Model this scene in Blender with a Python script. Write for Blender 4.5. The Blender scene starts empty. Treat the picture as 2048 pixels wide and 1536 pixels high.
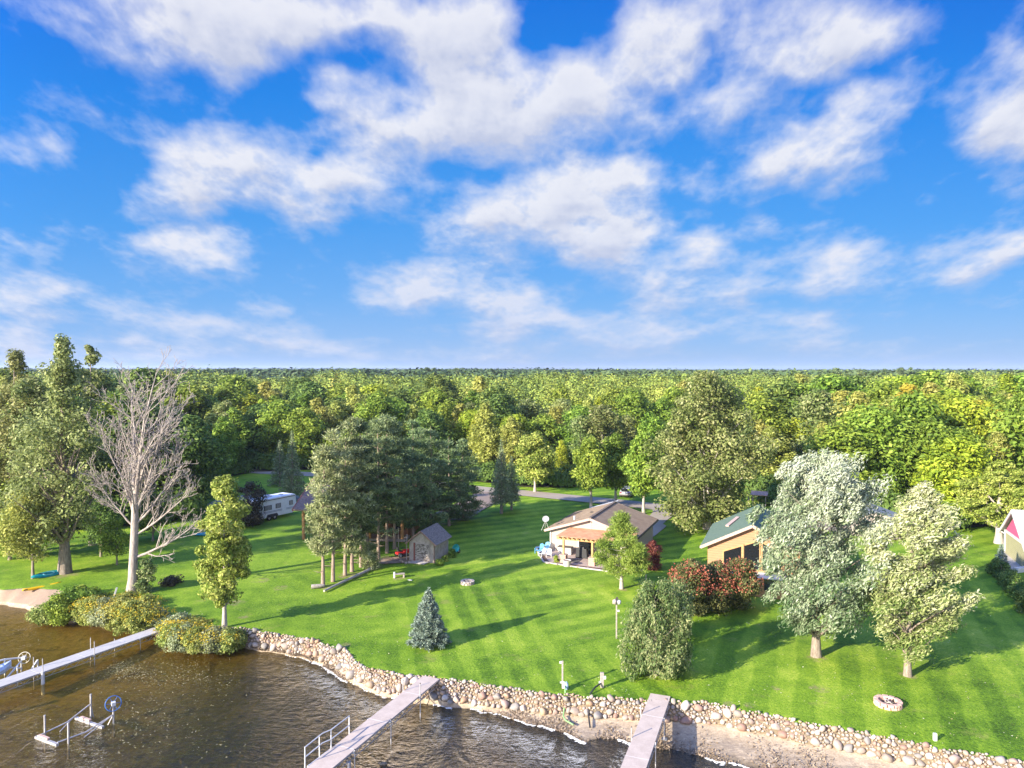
import bpy, math, random
import numpy as np
from mathutils import Vector, Matrix

# ------------------------------------------------------------------ scene, camera, light
S = bpy.context.scene
R = math.radians
F = 1422.0                     # focal length in pixels of a 2048 wide frame
PITCH = math.atan(28.0 / F)
CAMH = 20.0
cam_d = bpy.data.cameras.new('camera'); cam = bpy.data.objects.new('camera', cam_d)
S.collection.objects.link(cam)
cam_d.sensor_width = 36.0; cam_d.lens = F / 2048 * 36.0
cam_d.clip_end = 30000; cam_d.clip_start = 0.5
cam.location = (0, 0, CAMH); cam.rotation_euler = (R(90) - PITCH, 0, 0)
S.camera = cam
S.render.resolution_x = 1024; S.render.resolution_y = 768
SUN_EL = R(20.0)
SUN_DIR2 = Vector((-0.80, -0.60))             # towards the sun, horizontal part
S.view_settings.view_transform = 'Standard'
S.view_settings.look = 'None'
S.view_settings.gamma = 1.0
S.view_settings.use_curve_mapping = False
S.view_settings.exposure = 1.45
S.render.engine = 'CYCLES'
S.cycles.max_bounces = 6; S.cycles.diffuse_bounces = 2; S.cycles.glossy_bounces = 2
S.cycles.transmission_bounces = 3; S.cycles.transparent_max_bounces = 6

sd = bpy.data.lights.new('sun', 'SUN'); so = bpy.data.objects.new('sun', sd)
S.collection.objects.link(so)
sd.energy = 5.0; sd.angle = R(0.5); sd.color = (1.0, 0.90, 0.74)
sv = Vector((SUN_DIR2.x * math.cos(SUN_EL), SUN_DIR2.y * math.cos(SUN_EL), math.sin(SUN_EL)))
so.rotation_euler = sv.to_track_quat('Z', 'Y').to_euler()
so.location = (-30, -20, 60)

C = S.collection
rng = np.random.default_rng(7)
random.seed(7)

# ------------------------------------------------------------------ node helper
class NT:
    def __init__(s, tree): s.t = tree; s.n = tree.nodes; s.l = tree.links
    def set(s, sock, v):
        if isinstance(v, bpy.types.NodeSocket): s.l.new(v, sock)
        elif v is not None:
            if isinstance(v, (tuple, list)) and hasattr(sock.default_value, '__len__') and len(sock.default_value) == 4 and len(v) == 3: v = (*v, 1)
            sock.default_value = v
    def node(s, typ, ins=None, **kw):
        n = s.n.new(typ)
        for k, v in kw.items(): setattr(n, k, v)
        if ins:
            for k, v in ins.items(): s.set(n.inputs[k], v)
        return n
    def m(s, op, a, b=None, c=None, clamp=False):
        n = s.n.new('ShaderNodeMath'); n.operation = op; n.use_clamp = clamp
        s.set(n.inputs[0], a)
        if b is not None: s.set(n.inputs[1], b)
        if c is not None: s.set(n.inputs[2], c)
        return n.outputs[0]
    def vm(s, op, a, b=None, out=0):
        n = s.n.new('ShaderNodeVectorMath'); n.operation = op
        s.set(n.inputs[0], a)
        if b is not None:
            s.set(n.inputs['Scale' if op == 'SCALE' else 1], b)
        return n.outputs[out]
    def noise(s, vec, scale, detail=3, rough=0.55, out=0, dist=0.0):
        n = s.node('ShaderNodeTexNoise', {'Scale': scale, 'Detail': detail, 'Roughness': rough, 'Distortion': dist})
        if vec is not None: s.l.new(vec, n.inputs['Vector'])
        return n.outputs[out]
    def ramp(s, f, a, b, lo=0.0, hi=1.0, smooth=True):
        n = s.n.new('ShaderNodeMapRange'); n.interpolation_type = 'SMOOTHSTEP' if smooth else 'LINEAR'
        s.set(n.inputs[0], f); n.inputs[1].default_value = a; n.inputs[2].default_value = b
        n.inputs[3].default_value = lo; n.inputs[4].default_value = hi
        return n.outputs[0]
    def cramp(s, f, stops, mode='LINEAR'):
        n = s.n.new('ShaderNodeValToRGB'); n.color_ramp.interpolation = mode
        e = n.color_ramp.elements
        while len(e) < len(stops): e.new(0.5)
        for i, (p, c) in enumerate(stops): e[i].position = p; e[i].color = (*c, 1)
        s.set(n.inputs[0], f); return n.outputs[0]
    def mix(s, f, a, b, mode='MIX'):
        n = s.n.new('ShaderNodeMix'); n.data_type = 'RGBA'; n.blend_type = mode; n.clamp_factor = True
        s.set(n.inputs[0], f); s.set(n.inputs[6], a); s.set(n.inputs[7], b)
        return n.outputs[2]
    def mapping(s, vec, loc=(0, 0, 0), rot=(0, 0, 0), scale=(1, 1, 1), typ='POINT'):
        n = s.n.new('ShaderNodeMapping'); n.vector_type = typ
        s.l.new(vec, n.inputs[0]); n.inputs[1].default_value = loc; n.inputs[2].default_value = rot; n.inputs[3].default_value = scale
        return n.outputs[0]
    def xyz(s, vec):
        n = s.n.new('ShaderNodeSeparateXYZ'); s.l.new(vec, n.inputs[0]); return n.outputs
    def comb(s, x, y, z=0.0):
        n = s.n.new('ShaderNodeCombineXYZ'); s.set(n.inputs[0], x); s.set(n.inputs[1], y); s.set(n.inputs[2], z); return n.outputs[0]

# ------------------------------------------------------------------ world: sky and clouds by direction
CL = [ # px, py, rx, ry, rotation, weight
 (430,20,330,75,2,1.0),(640,50,300,85,5,1.0),(250,70,160,55,10,.9),(860,90,190,85,-8,1.0),(500,120,90,55,0,.7),(950,20,110,70,0,.9),(320,110,80,40,0,.7),
 (672,165,88,34,-20,.85),
 (930,220,250,85,-8,1.0),(1120,190,230,100,-5,1.05),(1300,110,190,85,-25,1.0),(820,260,120,55,0,.9),(1010,280,150,50,0,.75),(1280,220,140,50,-10,.8),(1330,40,120,60,-20,.7),
 (1560,50,170,70,-10,.8),(1640,110,190,75,-15,.95),(1480,180,120,55,-25,.75),(1740,60,90,60,-20,.8),
 (1570,340,100,60,-15,.95),(1660,290,140,65,-25,1.0),(1750,220,95,60,-40,.9),(1800,150,50,50,-40,.7),
 (2010,240,110,75,15,1.05),(2040,120,75,45,0,.85),(2000,360,70,25,0,.4),
 (450,345,165,72,-12,1.1),(370,385,95,42,0,.95),(560,300,90,45,-15,.8),(700,365,125,62,-5,1.05),(640,420,90,45,0,.8),(850,370,60,32,-10,.6),
 (1080,400,200,75,-8,1.05),(1240,370,110,65,-20,.95),(1190,480,120,62,10,1.0),(1000,450,130,45,0,.75),(1240,310,60,35,-30,.7),
 (1390,360,80,42,-5,.8),(1530,435,40,26,-20,.65),(1385,500,70,36,-10,.8),
 (385,505,110,36,8,.95),(460,535,50,16,5,.6),(72,315,85,40,5,.55),(60,488,100,20,0,.5),
 (835,582,115,36,0,.9),(1040,612,120,38,12,.9),(960,530,100,30,-5,.55),(1360,570,110,45,10,.7),(1500,545,120,35,-12,.65),(1680,540,115,42,-5,.85),
 (1930,530,130,42,-12,.8),(2040,490,70,34,-10,.8),(1280,655,130,28,2,.85),(1620,640,100,22,4,.7),(1010,672,75,24,0,.75),
 (30,655,85,30,0,.8),(275,680,60,26,-8,.75),(390,680,55,20,0,.65),(520,607,26,11,0,.6),(130,600,230,28,3,.75),(450,640,170,24,3,.7),(60,560,120,24,0,.55),(600,690,160,20,2,.5),(730,700,60,12,0,.4),
 (1480,655,200,26,2,.5),(60,700,140,16,0,.8),(330,716,160,10,0,.8),(620,712,150,10,0,.7),(900,715,150,9,0,.7),(1250,712,200,10,0,.7),(1020,655,60,18,-5,.6),(1190,640,70,22,5,.6),(560,655,70,14,0,.6),(1700,700,160,10,0,.5),(1100,640,200,28,2,.4)]

w = bpy.data.worlds.new('World'); S.world = w; w.use_nodes = True
w.node_tree.nodes.clear(); W = NT(w.node_tree)

# low frequency cloud cover over a direction plane (u = x/y, v = z/y), tabulated in colour ramps:
# red = cover, green = cover a little higher up (gives the relief), rows are bands of elevation
U0, U1, NU, V1, NV = -0.78, 0.78, 63, 0.54, 22
def cover(u, v):
    acc = np.zeros_like(u)
    for (px, py, rx, ry, rot, wt) in CL:
        wt = wt * (1.03 if py > 440 else .87)
        cu, cv_ = (px - 1024) / F, (740 - py) / F; a = math.radians(-rot)
        du, dv_ = u - cu, v - cv_; x = (du * math.cos(a) + dv_ * math.sin(a)) / (rx * 1.34 / F); y = (-du * math.sin(a) + dv_ * math.cos(a)) / (ry * 1.55 / F)
        e = np.clip(1 - (x * x + y * y), 0, 1) * wt; acc = np.maximum(acc, e) + .15 * np.minimum(acc, e)
    for (px, py, rx, ry, rot, wt) in HOLES:
        cu, cv_ = (px - 1024) / F, (740 - py) / F; a = math.radians(-rot)
        du, dv_ = u - cu, v - cv_; x = (du * math.cos(a) + dv_ * math.sin(a)) / (rx * 1.3 / F); y = (-du * math.sin(a) + dv_ * math.cos(a)) / (ry * 1.3 / F)
        acc = acc - np.clip(1 - (x * x + y * y), 0, 1) * wt
    return np.clip(acc, 0, 1.15) / 1.15
HOLES = [(560,170,70,26,-10,.5),(960,150,50,30,0,.35),(1240,290,60,26,-20,.4),(900,430,40,22,0,.4),(1330,200,40,36,0,.3),(1090,55,55,80,0,.8),(720,105,110,34,-5,.6),(1190,85,50,50,0,.4),(1425,110,30,70,10,.5),(1560,215,90,40,-10,.7),(1340,310,70,34,0,.6),(930,335,80,26,0,.6),(1740,150,60,26,-20,.5),(620,300,40,24,0,.6),(1380,430,60,24,0,.6),(1620,420,120,40,0,.5),(1440,40,26,50,0,.3),(800,150,40,30,0,.4)]
UU = np.linspace(U0, U1, NU)
def cover_s(u, v):   # small box blur
    return sum(cover(u + a, v + b) for a in (-.008, .008) for b in (-.006, .006)) / 4
tc = W.node('ShaderNodeTexCoord')
d = W.xyz(tc.outputs['Generated'])
yy = W.m('MAXIMUM', W.m('ABSOLUTE', d[1]), 0.2)
u = W.m('DIVIDE', d[0], yy); v = W.m('DIVIDE', d[2], yy)
uvw = W.comb(u, v, 0.0)
wn = W.vm('SUBTRACT', W.noise(uvw, 6.0, 3, .6, out=1), (0.5, 0.5, 0.5))
uvx = W.vm('ADD', uvw, W.vm('SCALE', wn, 0.075))
ux = W.xyz(uvx); un = W.ramp(ux[0], U0, U1, 0, 1, smooth=False); vn = W.m('DIVIDE', ux[1], V1 / (NV - 1))
half = W.m('GREATER_THAN', un, .5); unL = W.m('MULTIPLY', un, 2.0, clamp=True); unR = W.m('SUBTRACT', W.m('MULTIPLY', un, 2.0), 1.0, clamp=True)
accv = None
for k in range(NV):
    vv = np.full(NU, V1 * k / (NV - 1)); c0 = cover_s(UU, vv); c1 = cover_s(UU, vv + .034)
    st = [((float(x_), float(y_), 0.0)) for x_, y_ in zip(c0, c1)]
    col = W.mix(half, W.cramp(unL, [(i / 31, q) for i, q in enumerate(st[:32])]), W.cramp(unR, [(i / 31, q) for i, q in enumerate(st[31:])]))
    wt = W.m('SUBTRACT', 1.0, W.m('ABSOLUTE', W.m('SUBTRACT', vn, float(k))), clamp=True)
    cs = W.vm('SCALE', col, wt); accv = cs if accv is None else W.vm('ADD', accv, cs)
ac = W.xyz(accv)
vpos = W.m('MAXIMUM', v, 0.0)
uvs = W.comb(W.m('DIVIDE', u, W.m('ADD', vpos, .42)), W.m('DIVIDE', -.60, W.m('ADD', vpos, .30)), 0.0)
f1 = W.noise(uvs, 7.0, 8, .57)
bil = W.m('SUBTRACT', .5, W.m('ABSOLUTE', W.m('SUBTRACT', W.noise(uvs, 17.0, 4, .55), .5)))
f1b = W.noise(W.vm('ADD', uvs, (-.010, .026, 0)), 7.0, 5, .57)
D0 = W.m('ADD', W.m('MULTIPLY', ac[0], 1.52), W.m('ADD', W.m('MULTIPLY', W.m('SUBTRACT', f1, .5), 2.35), W.m('MULTIPLY', W.m('SUBTRACT', bil, .42), 1.1)))
D1 = W.m('ADD', W.m('MULTIPLY', ac[1], 1.52), W.m('MULTIPLY', W.m('SUBTRACT', f1b, .5), 2.35))
sky = W.node('ShaderNodeTexSky', sky_type='NISHITA', sun_disc=False, sun_elevation=SUN_EL,
             sun_rotation=math.atan2(SUN_DIR2.x, SUN_DIR2.y), altitude=300, air_density=1.0, dust_density=0.6, ozone_density=2.5)
skc = W.node('ShaderNodeHueSaturation', {'Saturation': 1.25, 'Value': 1.0, 'Color': sky.outputs[0]}).outputs[0]
el = W.m('MAXIMUM', v, 0.0)
tint = W.cramp(W.m('MULTIPLY', el, 1.6), [(0, (.33, .52, .86)), (.07, (.225, .46, .88)), (.16, (.135, .405, .88)), (.33, (.060, .335, .87)), (.61, (.012, .24, .83)), (.86, (.004, .165, .75))])
skmix = W.mix(0.94, skc, W.vm('SCALE', tint, 3.8))
cov = W.m('MULTIPLY', W.m('POWER', W.ramp(D0, 0.14, 1.20, smooth=False), 1.35), 0.93)
low = W.ramp(v, 0.0, 0.20, 0.86, 1.0)
alpha = W.m('MULTIPLY', cov, low)
rel = W.m('SUBTRACT', D0, D1)
lit = W.ramp(rel, -0.50, 0.50)
thick = W.ramp(D0, 0.8, 1.7)
shade = W.m('ADD', W.m('MULTIPLY', lit, .85), W.m('MULTIPLY', W.m('SUBTRACT', 1.0, thick), .35), clamp=True)
ccol = W.mix(shade, (1.85, 2.08, 2.80), (3.35, 3.38, 3.6))
lowt = W.ramp(v, 0.0, 0.25)
ccol = W.mix(W.m('MULTIPLY', W.m('SUBTRACT', 1.0, lowt), .45), ccol, (2.1, 2.4, 3.35))
fin0 = W.mix(alpha, skmix, ccol)
# extra sky brightness added round the sun, behind camera and overhead, to lift shadows
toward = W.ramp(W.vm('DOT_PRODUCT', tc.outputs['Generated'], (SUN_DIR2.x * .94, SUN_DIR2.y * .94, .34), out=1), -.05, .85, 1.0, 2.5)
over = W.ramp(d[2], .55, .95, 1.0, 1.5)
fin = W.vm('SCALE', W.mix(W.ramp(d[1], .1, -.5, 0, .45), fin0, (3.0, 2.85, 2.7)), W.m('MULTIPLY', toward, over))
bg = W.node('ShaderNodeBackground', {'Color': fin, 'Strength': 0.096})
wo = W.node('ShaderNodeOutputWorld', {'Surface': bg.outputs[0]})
w.cycles.sampling_method = 'MANUAL'; w.cycles.sample_map_resolution = 512

# ------------------------------------------------------------------ placing
def G(px, py, z=0.0):
    """point of the horizontal plane z seen at a pixel of the 2048 wide photograph"""
    x = (px - 1024) / F; yv = (768 - py) / F
    dy = math.cos(PITCH) + yv * math.sin(PITCH)
    dz = -math.sin(PITCH) + yv * math.cos(PITCH)
    k = (z - CAMH) / dz
    return Vector((x * k, dy * k, z))
def pxm(px_count, Y): return px_count * Y / F        # pixels -> metres at distance Y

# ------------------------------------------------------------------ materials
def mat(name, col=(.5, .5, .5), rough=.7, metal=0, spec=.5, fn=None):
    m = bpy.data.materials.new(name); m.use_nodes = True
    t = NT(m.node_tree); b = t.n['Principled BSDF']
    b.inputs['Base Color'].default_value = (*col, 1); b.inputs['Roughness'].default_value = rough
    b.inputs['Metallic'].default_value = metal; b.inputs['Specular IOR Level'].default_value = spec
    if fn: fn(t, b)
    return m
def P(t): return t.node('ShaderNodeNewGeometry').outputs['Position']
def OC(t): return t.node('ShaderNodeTexCoord').outputs['Object']
def bump(t, b, h, strength=.4, dist=.05):
    n = t.node('ShaderNodeBump', {'Height': h, 'Strength': strength, 'Distance': dist}); t.l.new(n.outputs[0], b.inputs['Normal'])
def noisy(c1, c2, scale=4, rough=.75, detail=5, bmp=.3, bd=.02, metal=0, stretch=(1, 1, 1), obj=True, spec=.4):
    def fn(t, b):
        v = OC(t) if obj else P(t)
        v = t.mapping(v, scale=stretch)
        n = t.noise(v, scale, detail, .6)
        n2 = t.noise(v, scale * 6, 3, .6)
        f = t.ramp(t.m('ADD', t.m('MULTIPLY', n, .7), t.m('MULTIPLY', n2, .3)), .32, .68)
        t.l.new(t.mix(f, c1, c2), b.inputs['Base Color'])
        if bmp: bump(t, b, n2, bmp, bd)
    return fn
def nm(name, c1, c2, scale=4, rough=.75, **k):
    return mat(name, rough=rough, metal=k.pop('metal', 0), spec=k.pop('spec', .4), fn=noisy(c1, c2, scale, **k))

def leaf_mat(name, dark, mid, light, hv=.02, vv=.3, trans=.36, rough=.6, spec=.25):
    m = bpy.data.materials.new(name); m.use_nodes = True
    t = NT(m.node_tree); b = t.n['Principled BSDF']; out = t.n['Material Output']
    a = t.node('ShaderNodeAttribute', attribute_name='tint').outputs['Fac']
    rnd = t.node('ShaderNodeObjectInfo').outputs['Random']
    c = t.cramp(a, [(0, dark), (.5, mid), (1, light)])
    h = t.node('ShaderNodeHueSaturation', {'Hue': t.m('ADD', t.m('MULTIPLY', t.m('SUBTRACT', rnd, .5), hv * 2), .5),
        'Value': t.m('ADD', t.m('MULTIPLY', t.m('FRACT', t.m('MULTIPLY', rnd, 7.13)), vv), 1 - vv / 2), 'Color': c}).outputs[0]
    t.l.new(h, b.inputs['Base Color']); b.inputs['Roughness'].default_value = rough; b.inputs['Specular IOR Level'].default_value = spec
    if trans:
        tr = t.node('ShaderNodeBsdfTranslucent', {'Color': h}); mx = t.node('ShaderNodeMixShader', {0: trans})
        t.l.new(b.outputs[0], mx.inputs[1]); t.l.new(tr.outputs[0], mx.inputs[2]); t.l.new(mx.outputs[0], out.inputs[0])
    return m

M = {}
M['lm_green']  = leaf_mat('leaf_green', (.07,.12,.015), (.21,.31,.035), (.42,.51,.08))
M['lm_lime']   = leaf_mat('leaf_lime', (.12,.18,.015), (.30,.38,.03), (.50,.54,.06))
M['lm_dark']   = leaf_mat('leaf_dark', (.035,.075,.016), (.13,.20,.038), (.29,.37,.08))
M['lm_olive']  = leaf_mat('leaf_olive', (.12,.15,.025), (.35,.37,.075), (.58,.57,.16))
M['lm_gold']   = leaf_mat('leaf_gold', (.20,.17,.02), (.42,.36,.04), (.60,.50,.07), hv=.008)
M['lm_poplar'] = leaf_mat('leaf_poplar', (.10,.13,.03), (.27,.31,.09), (.50,.51,.21))
M['lm_cotton'] = leaf_mat('leaf_cottonwood', (.07,.11,.025), (.20,.26,.07), (.44,.45,.20))
M['lm_silver'] = leaf_mat('leaf_silver', (.06,.12,.035), (.25,.31,.17), (.50,.53,.38), hv=0, vv=0, trans=.2)
M['lm_cream']  = leaf_mat('leaf_cream', (.08,.14,.02), (.30,.34,.12), (.60,.59,.37), hv=0, vv=0, trans=.2)
M['lm_willow'] = leaf_mat('leaf_willow', (.045,.09,.025), (.16,.23,.07), (.44,.45,.21), hv=0, vv=0)
M['lm_sap']    = leaf_mat('leaf_sapling', (.10,.15,.015), (.30,.37,.06), (.58,.58,.16), hv=0, vv=0)
M['lm_pine']   = leaf_mat('needle_pine', (.08,.11,.035), (.25,.29,.12), (.48,.49,.27), hv=.01, vv=.15, trans=.2)
M['lm_pined']  = leaf_mat('needle_dark', (.045,.08,.03), (.13,.19,.075), (.29,.36,.17), hv=.01, vv=.25, trans=.15)
M['lm_mugo']   = leaf_mat('needle_light', (.08,.15,.02), (.26,.36,.06), (.48,.55,.13), hv=0, vv=0)
M['lm_spruce'] = leaf_mat('needle_blue', (.07,.11,.08), (.22,.29,.22), (.44,.51,.42), hv=0, vv=.1, trans=.1)
M['lm_sprg']   = leaf_mat('needle_spruce', (.07,.11,.04), (.21,.28,.12), (.42,.46,.30), hv=0, vv=.1, trans=.1)
M['lm_red']    = leaf_mat('leaf_purple', (.06,.015,.015), (.17,.04,.035), (.28,.12,.07), hv=0, vv=0)
M['lm_berry']  = leaf_mat('berry_red', (.20,.045,.03), (.31,.085,.05), (.40,.15,.09), hv=0, vv=0, trans=.1)
M['lm_brush']  = leaf_mat('leaf_brush', (.05,.07,.02), (.14,.15,.045), (.29,.28,.11), hv=0, vv=0)
M['lm_plum']   = leaf_mat('leaf_plum', (.03,.032,.02), (.09,.075,.05), (.16,.14,.09), hv=0, vv=0)
M['lm_weed']   = leaf_mat('leaf_weed', (.09,.13,.02), (.28,.33,.07), (.56,.56,.18), hv=.02, vv=.2)
M['lm_weedg']  = leaf_mat('leaf_weed_grey', (.12,.15,.06), (.31,.35,.17), (.55,.57,.36), hv=.02, vv=.1)
M['lm_flower'] = leaf_mat('flower_yellow', (.5,.36,.02), (.70,.52,.03), (.80,.62,.08), hv=0, vv=0)
M['bark']      = nm('bark', (.16,.12,.09), (.36,.30,.24), 3, stretch=(3, 3, .6), bmp=.8, bd=.05)
M['bark_pale'] = nm('bark_pale', (.30,.26,.22), (.55,.49,.42), 3, stretch=(3, 3, .6), bmp=.6, bd=.04)
M['bark_dead'] = nm('bark_dead', (.23,.19,.16), (.47,.41,.36), 3, stretch=(3, 3, .5), bmp=.6, bd=.04)
M['bark_pine'] = nm('bark_pine', (.20,.14,.11), (.40,.30,.24), 4, stretch=(3, 3, .8), bmp=.8, bd=.03)

# ------------------------------------------------------------------ mesh helpers
def link(o, parent=None):
    C.objects.link(o)
    if parent is not None: o.parent = parent
    return o
def tag(o, label, cat=None, group=None, kind=None):
    if label: o['label'] = label
    if cat: o['category'] = cat
    if group: o['group'] = group
    if kind: o['kind'] = kind
    return o
def empty(name, loc, rz=0, label=None, cat=None, group=None):
    o = bpy.data.objects.new(name, None); o.empty_display_size = .3
    o.location = loc; o.rotation_euler = (0, 0, rz); C.objects.link(o)
    return tag(o, label, cat, group)
def mesh_np(name, V, F_, material=None, tint=None, smooth=False):
    V = np.asarray(V, np.float32); F_ = np.asarray(F_, np.int32)
    me = bpy.data.meshes.new(name); k = F_.shape[1]; n = len(F_)
    me.vertices.add(len(V)); me.vertices.foreach_set('co', V.ravel())
    me.loops.add(n * k); me.loops.foreach_set('vertex_index', F_.ravel())
    me.polygons.add(n); me.polygons.foreach_set('loop_start', np.arange(0, n * k, k, dtype=np.int32))
    me.polygons.foreach_set('loop_total', np.full(n, k, np.int32))
    me.polygons.foreach_set('use_smooth', np.full(n, smooth, bool))
    if tint is not None:
        a = me.attributes.new('tint', 'FLOAT', 'POINT'); a.data.foreach_set('value', np.asarray(tint, np.float32))
    if material: me.materials.append(material)
    me.update(); me.validate()
    return me

class MB:
    """collects boxes, tubes and prisms into one mesh"""
    def __init__(s): s.v = []; s.f = []; s.sm = []
    def add(s, vs, fs, smooth=False):
        b = len(s.v); s.v += [tuple(p) for p in vs]; s.f += [tuple(b + i for i in q) for q in fs]; s.sm += [smooth] * len(fs); return s
    def box(s, c, size, rz=0, rx=0, ry=0, taper=1.0):
        hx, hy, hz = [q / 2 for q in size]
        m = Matrix.Rotation(rz, 3, 'Z') @ Matrix.Rotation(ry, 3, 'Y') @ Matrix.Rotation(rx, 3, 'X')
        vs = []
        for z in (-hz, hz):
            t = taper if z > 0 else 1
            for (x, y) in ((-hx, -hy), (hx, -hy), (hx, hy), (-hx, hy)):
                vs.append(Vector(c) + m @ Vector((x * t, y * t, z)))
        return s.add(vs, [(3, 2, 1, 0), (4, 5, 6, 7), (0, 1, 5, 4), (1, 2, 6, 5), (2, 3, 7, 6), (3, 0, 4, 7)])
    def bar(s, a, b, w, h=None, up=(0, 0, 1)):
        a = Vector(a); b = Vector(b); h = h or w; d = (b - a).normalized(); u = Vector(up)
        x = d.cross(u)
        if x.length < 1e-4: x = d.cross(Vector((1, 0, 0)))
        x.normalize(); y = x.cross(d).normalized()
        vs = [p + x * i * w / 2 + y * j * h / 2 for p in (a, b) for (i, j) in ((-1, -1), (1, -1), (1, 1), (-1, 1))]
        return s.add(vs, [(3, 2, 1, 0), (4, 5, 6, 7), (0, 1, 5, 4), (1, 2, 6, 5), (2, 3, 7, 6), (3, 0, 4, 7)])
    def tube(s, pts, rad, n=8, cap=True, smooth=True):
        pts = [Vector(p) for p in pts]; m = len(pts)
        if not hasattr(rad, '__len__'): rad = [rad] * m
        vs = []; fs = []
        for i, p in enumerate(pts):
            d = (pts[min(i + 1, m - 1)] - pts[max(i - 1, 0)]).normalized()
            x = d.cross(Vector((0.03, 0.99, 0.1)) if abs(d.y) < .9 else Vector((1, 0, 0))).normalized(); y = d.cross(x)
            for k in range(n):
                a = 2 * math.pi * k / n; vs.append(p + (x * math.cos(a) + y * math.sin(a)) * rad[i])
        for i in range(m - 1):
            for k in range(n): fs.append((i * n + k, i * n + (k + 1) % n, (i + 1) * n + (k + 1) % n, (i + 1) * n + k))
        s.add(vs, fs, smooth)
        if cap: s.add([vs[k] for k in range(n)], [tuple(range(n - 1, -1, -1))]); s.add([vs[(m - 1) * n + k] for k in range(n)], [tuple(range(n))])
        return s
    def lathe(s, prof, c=(0, 0, 0), n=20, smooth=True, sy=1.0):
        vs = []; fs = []
        for (r, z) in prof:
            for k in range(n):
                a = 2 * math.pi * k / n; vs.append((c[0] + r * math.cos(a), c[1] + r * math.sin(a) * sy, c[2] + z))
        for i in range(len(prof) - 1):
            for k in range(n): fs.append((i * n + k, i * n + (k + 1) % n, (i + 1) * n + (k + 1) % n, (i + 1) * n + k))
        return s.add(vs, fs, smooth)
    def ring(s, c, r, t, n=28, axis=None, m=6):
        axis = Vector(axis or (0, 0, 1)).normalized(); x = axis.orthogonal().normalized(); y = axis.cross(x)
        vs = []; fs = []
        for k in range(n):
            a = 2 * math.pi * k / n; e = x * math.cos(a) + y * math.sin(a)
            for j in range(m):
                b = 2 * math.pi * j / m; vs.append(Vector(c) + e * (r + t * math.cos(b)) + axis * t * math.sin(b))
        for k in range(n):
            for j in range(m): fs.append((k * m + j, k * m + (j + 1) % m, ((k + 1) % n) * m + (j + 1) % m, ((k + 1) % n) * m + j))
        return s.add(vs, fs, True)
    def prism(s, poly, z0, z1):
        """extrude a flat xy outline (counter clockwise) from z0 to z1"""
        n = len(poly); vs = [(x, y, z0) for x, y in poly] + [(x, y, z1) for x, y in poly]
        return s.add(vs, [tuple(range(n - 1, -1, -1)), tuple(range(n, 2 * n))] + [(i, (i + 1) % n, n + (i + 1) % n, n + i) for i in range(n)])
    def extrude(s, poly, off):
        """extrude a 3D outline by an offset vector"""
        n = len(poly); off = Vector(off); vs = [Vector(p) for p in poly] + [Vector(p) + off for p in poly]
        return s.add(vs, [tuple(range(n - 1, -1, -1)), tuple(range(n, 2 * n))] + [(i, (i + 1) % n, n + (i + 1) % n, n + i) for i in range(n)])
    def build(s, name, material=None, parent=None, label=None, bevel=0):
        me = bpy.data.meshes.new(name); me.from_pydata(s.v, [], s.f)
        me.polygons.foreach_set('use_smooth', s.sm)
        if material: me.materials.append(material)
        me.update()
        o = bpy.data.objects.new(name, me); link(o, parent)
        if label: o['label'] = label
        if bevel:
            b = o.modifiers.new('bevel', 'BEVEL'); b.width = bevel; b.segments = 2; b.limit_method = 'ANGLE'
        return o
def tint_const(me, v=.5):
    a = me.attributes.new('tint', 'FLOAT', 'POINT'); a.data.foreach_set('value', np.full(len(me.vertices), v, np.float32))

# ------------------------------------------------------------------ vegetation
def unit(a): return a / (np.linalg.norm(a, axis=1, keepdims=True) + 1e-9)
def leaf_quads(Cn, N, size, asp, tint, g, along=None):
    n = len(Cn); t = unit(np.cross(N, g.normal(size=(n, 3))) if along is None else np.cross(np.cross(N, np.array(along)[None] + g.normal(size=(n, 3)) * .45), N)); b = np.cross(N, t)
    s = size[:, None]
    V = np.empty((n, 4, 3)); V[:, 0] = Cn - t * s; V[:, 1] = Cn - b * s * asp + N * s * .12; V[:, 2] = Cn + t * s; V[:, 3] = Cn + b * s * asp + N * s * .12
    return V.reshape(-1, 3), np.arange(4 * n).reshape(-1, 4), np.repeat(tint, 4)
def spikes(Cn, Dn, L, wd, tint, g):
    n = len(Cn); p = unit(np.cross(Dn, g.normal(size=(n, 3)))) * wd
    V = np.empty((n, 3, 3)); V[:, 0] = Cn - p; V[:, 1] = Cn + p; V[:, 2] = Cn + Dn * L[:, None]
    return V.reshape(-1, 3), np.arange(3 * n).reshape(-1, 3), np.repeat(tint, 3)

def branch(mb, a, b, r0, r1, g, sag=.12, n=5, seg=5):
    a = np.array(a, float); b = np.array(b, float); L = np.linalg.norm(b - a)
    mid = (a + b) / 2 + np.array([g.normal() * .06 * L, g.normal() * .06 * L, sag * L])
    pts = []; rad = []
    for i in range(seg + 1):
        t = i / seg; p = a * (1 - t) ** 2 + 2 * mid * t * (1 - t) + b * t * t
        if 0 < i < seg: p = p + g.normal(size=3) * L * .012
        pts.append(p); rad.append(r0 + (r1 - r0) * t)
    mb.tube(pts, rad, n, cap=False)
    return pts

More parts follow.
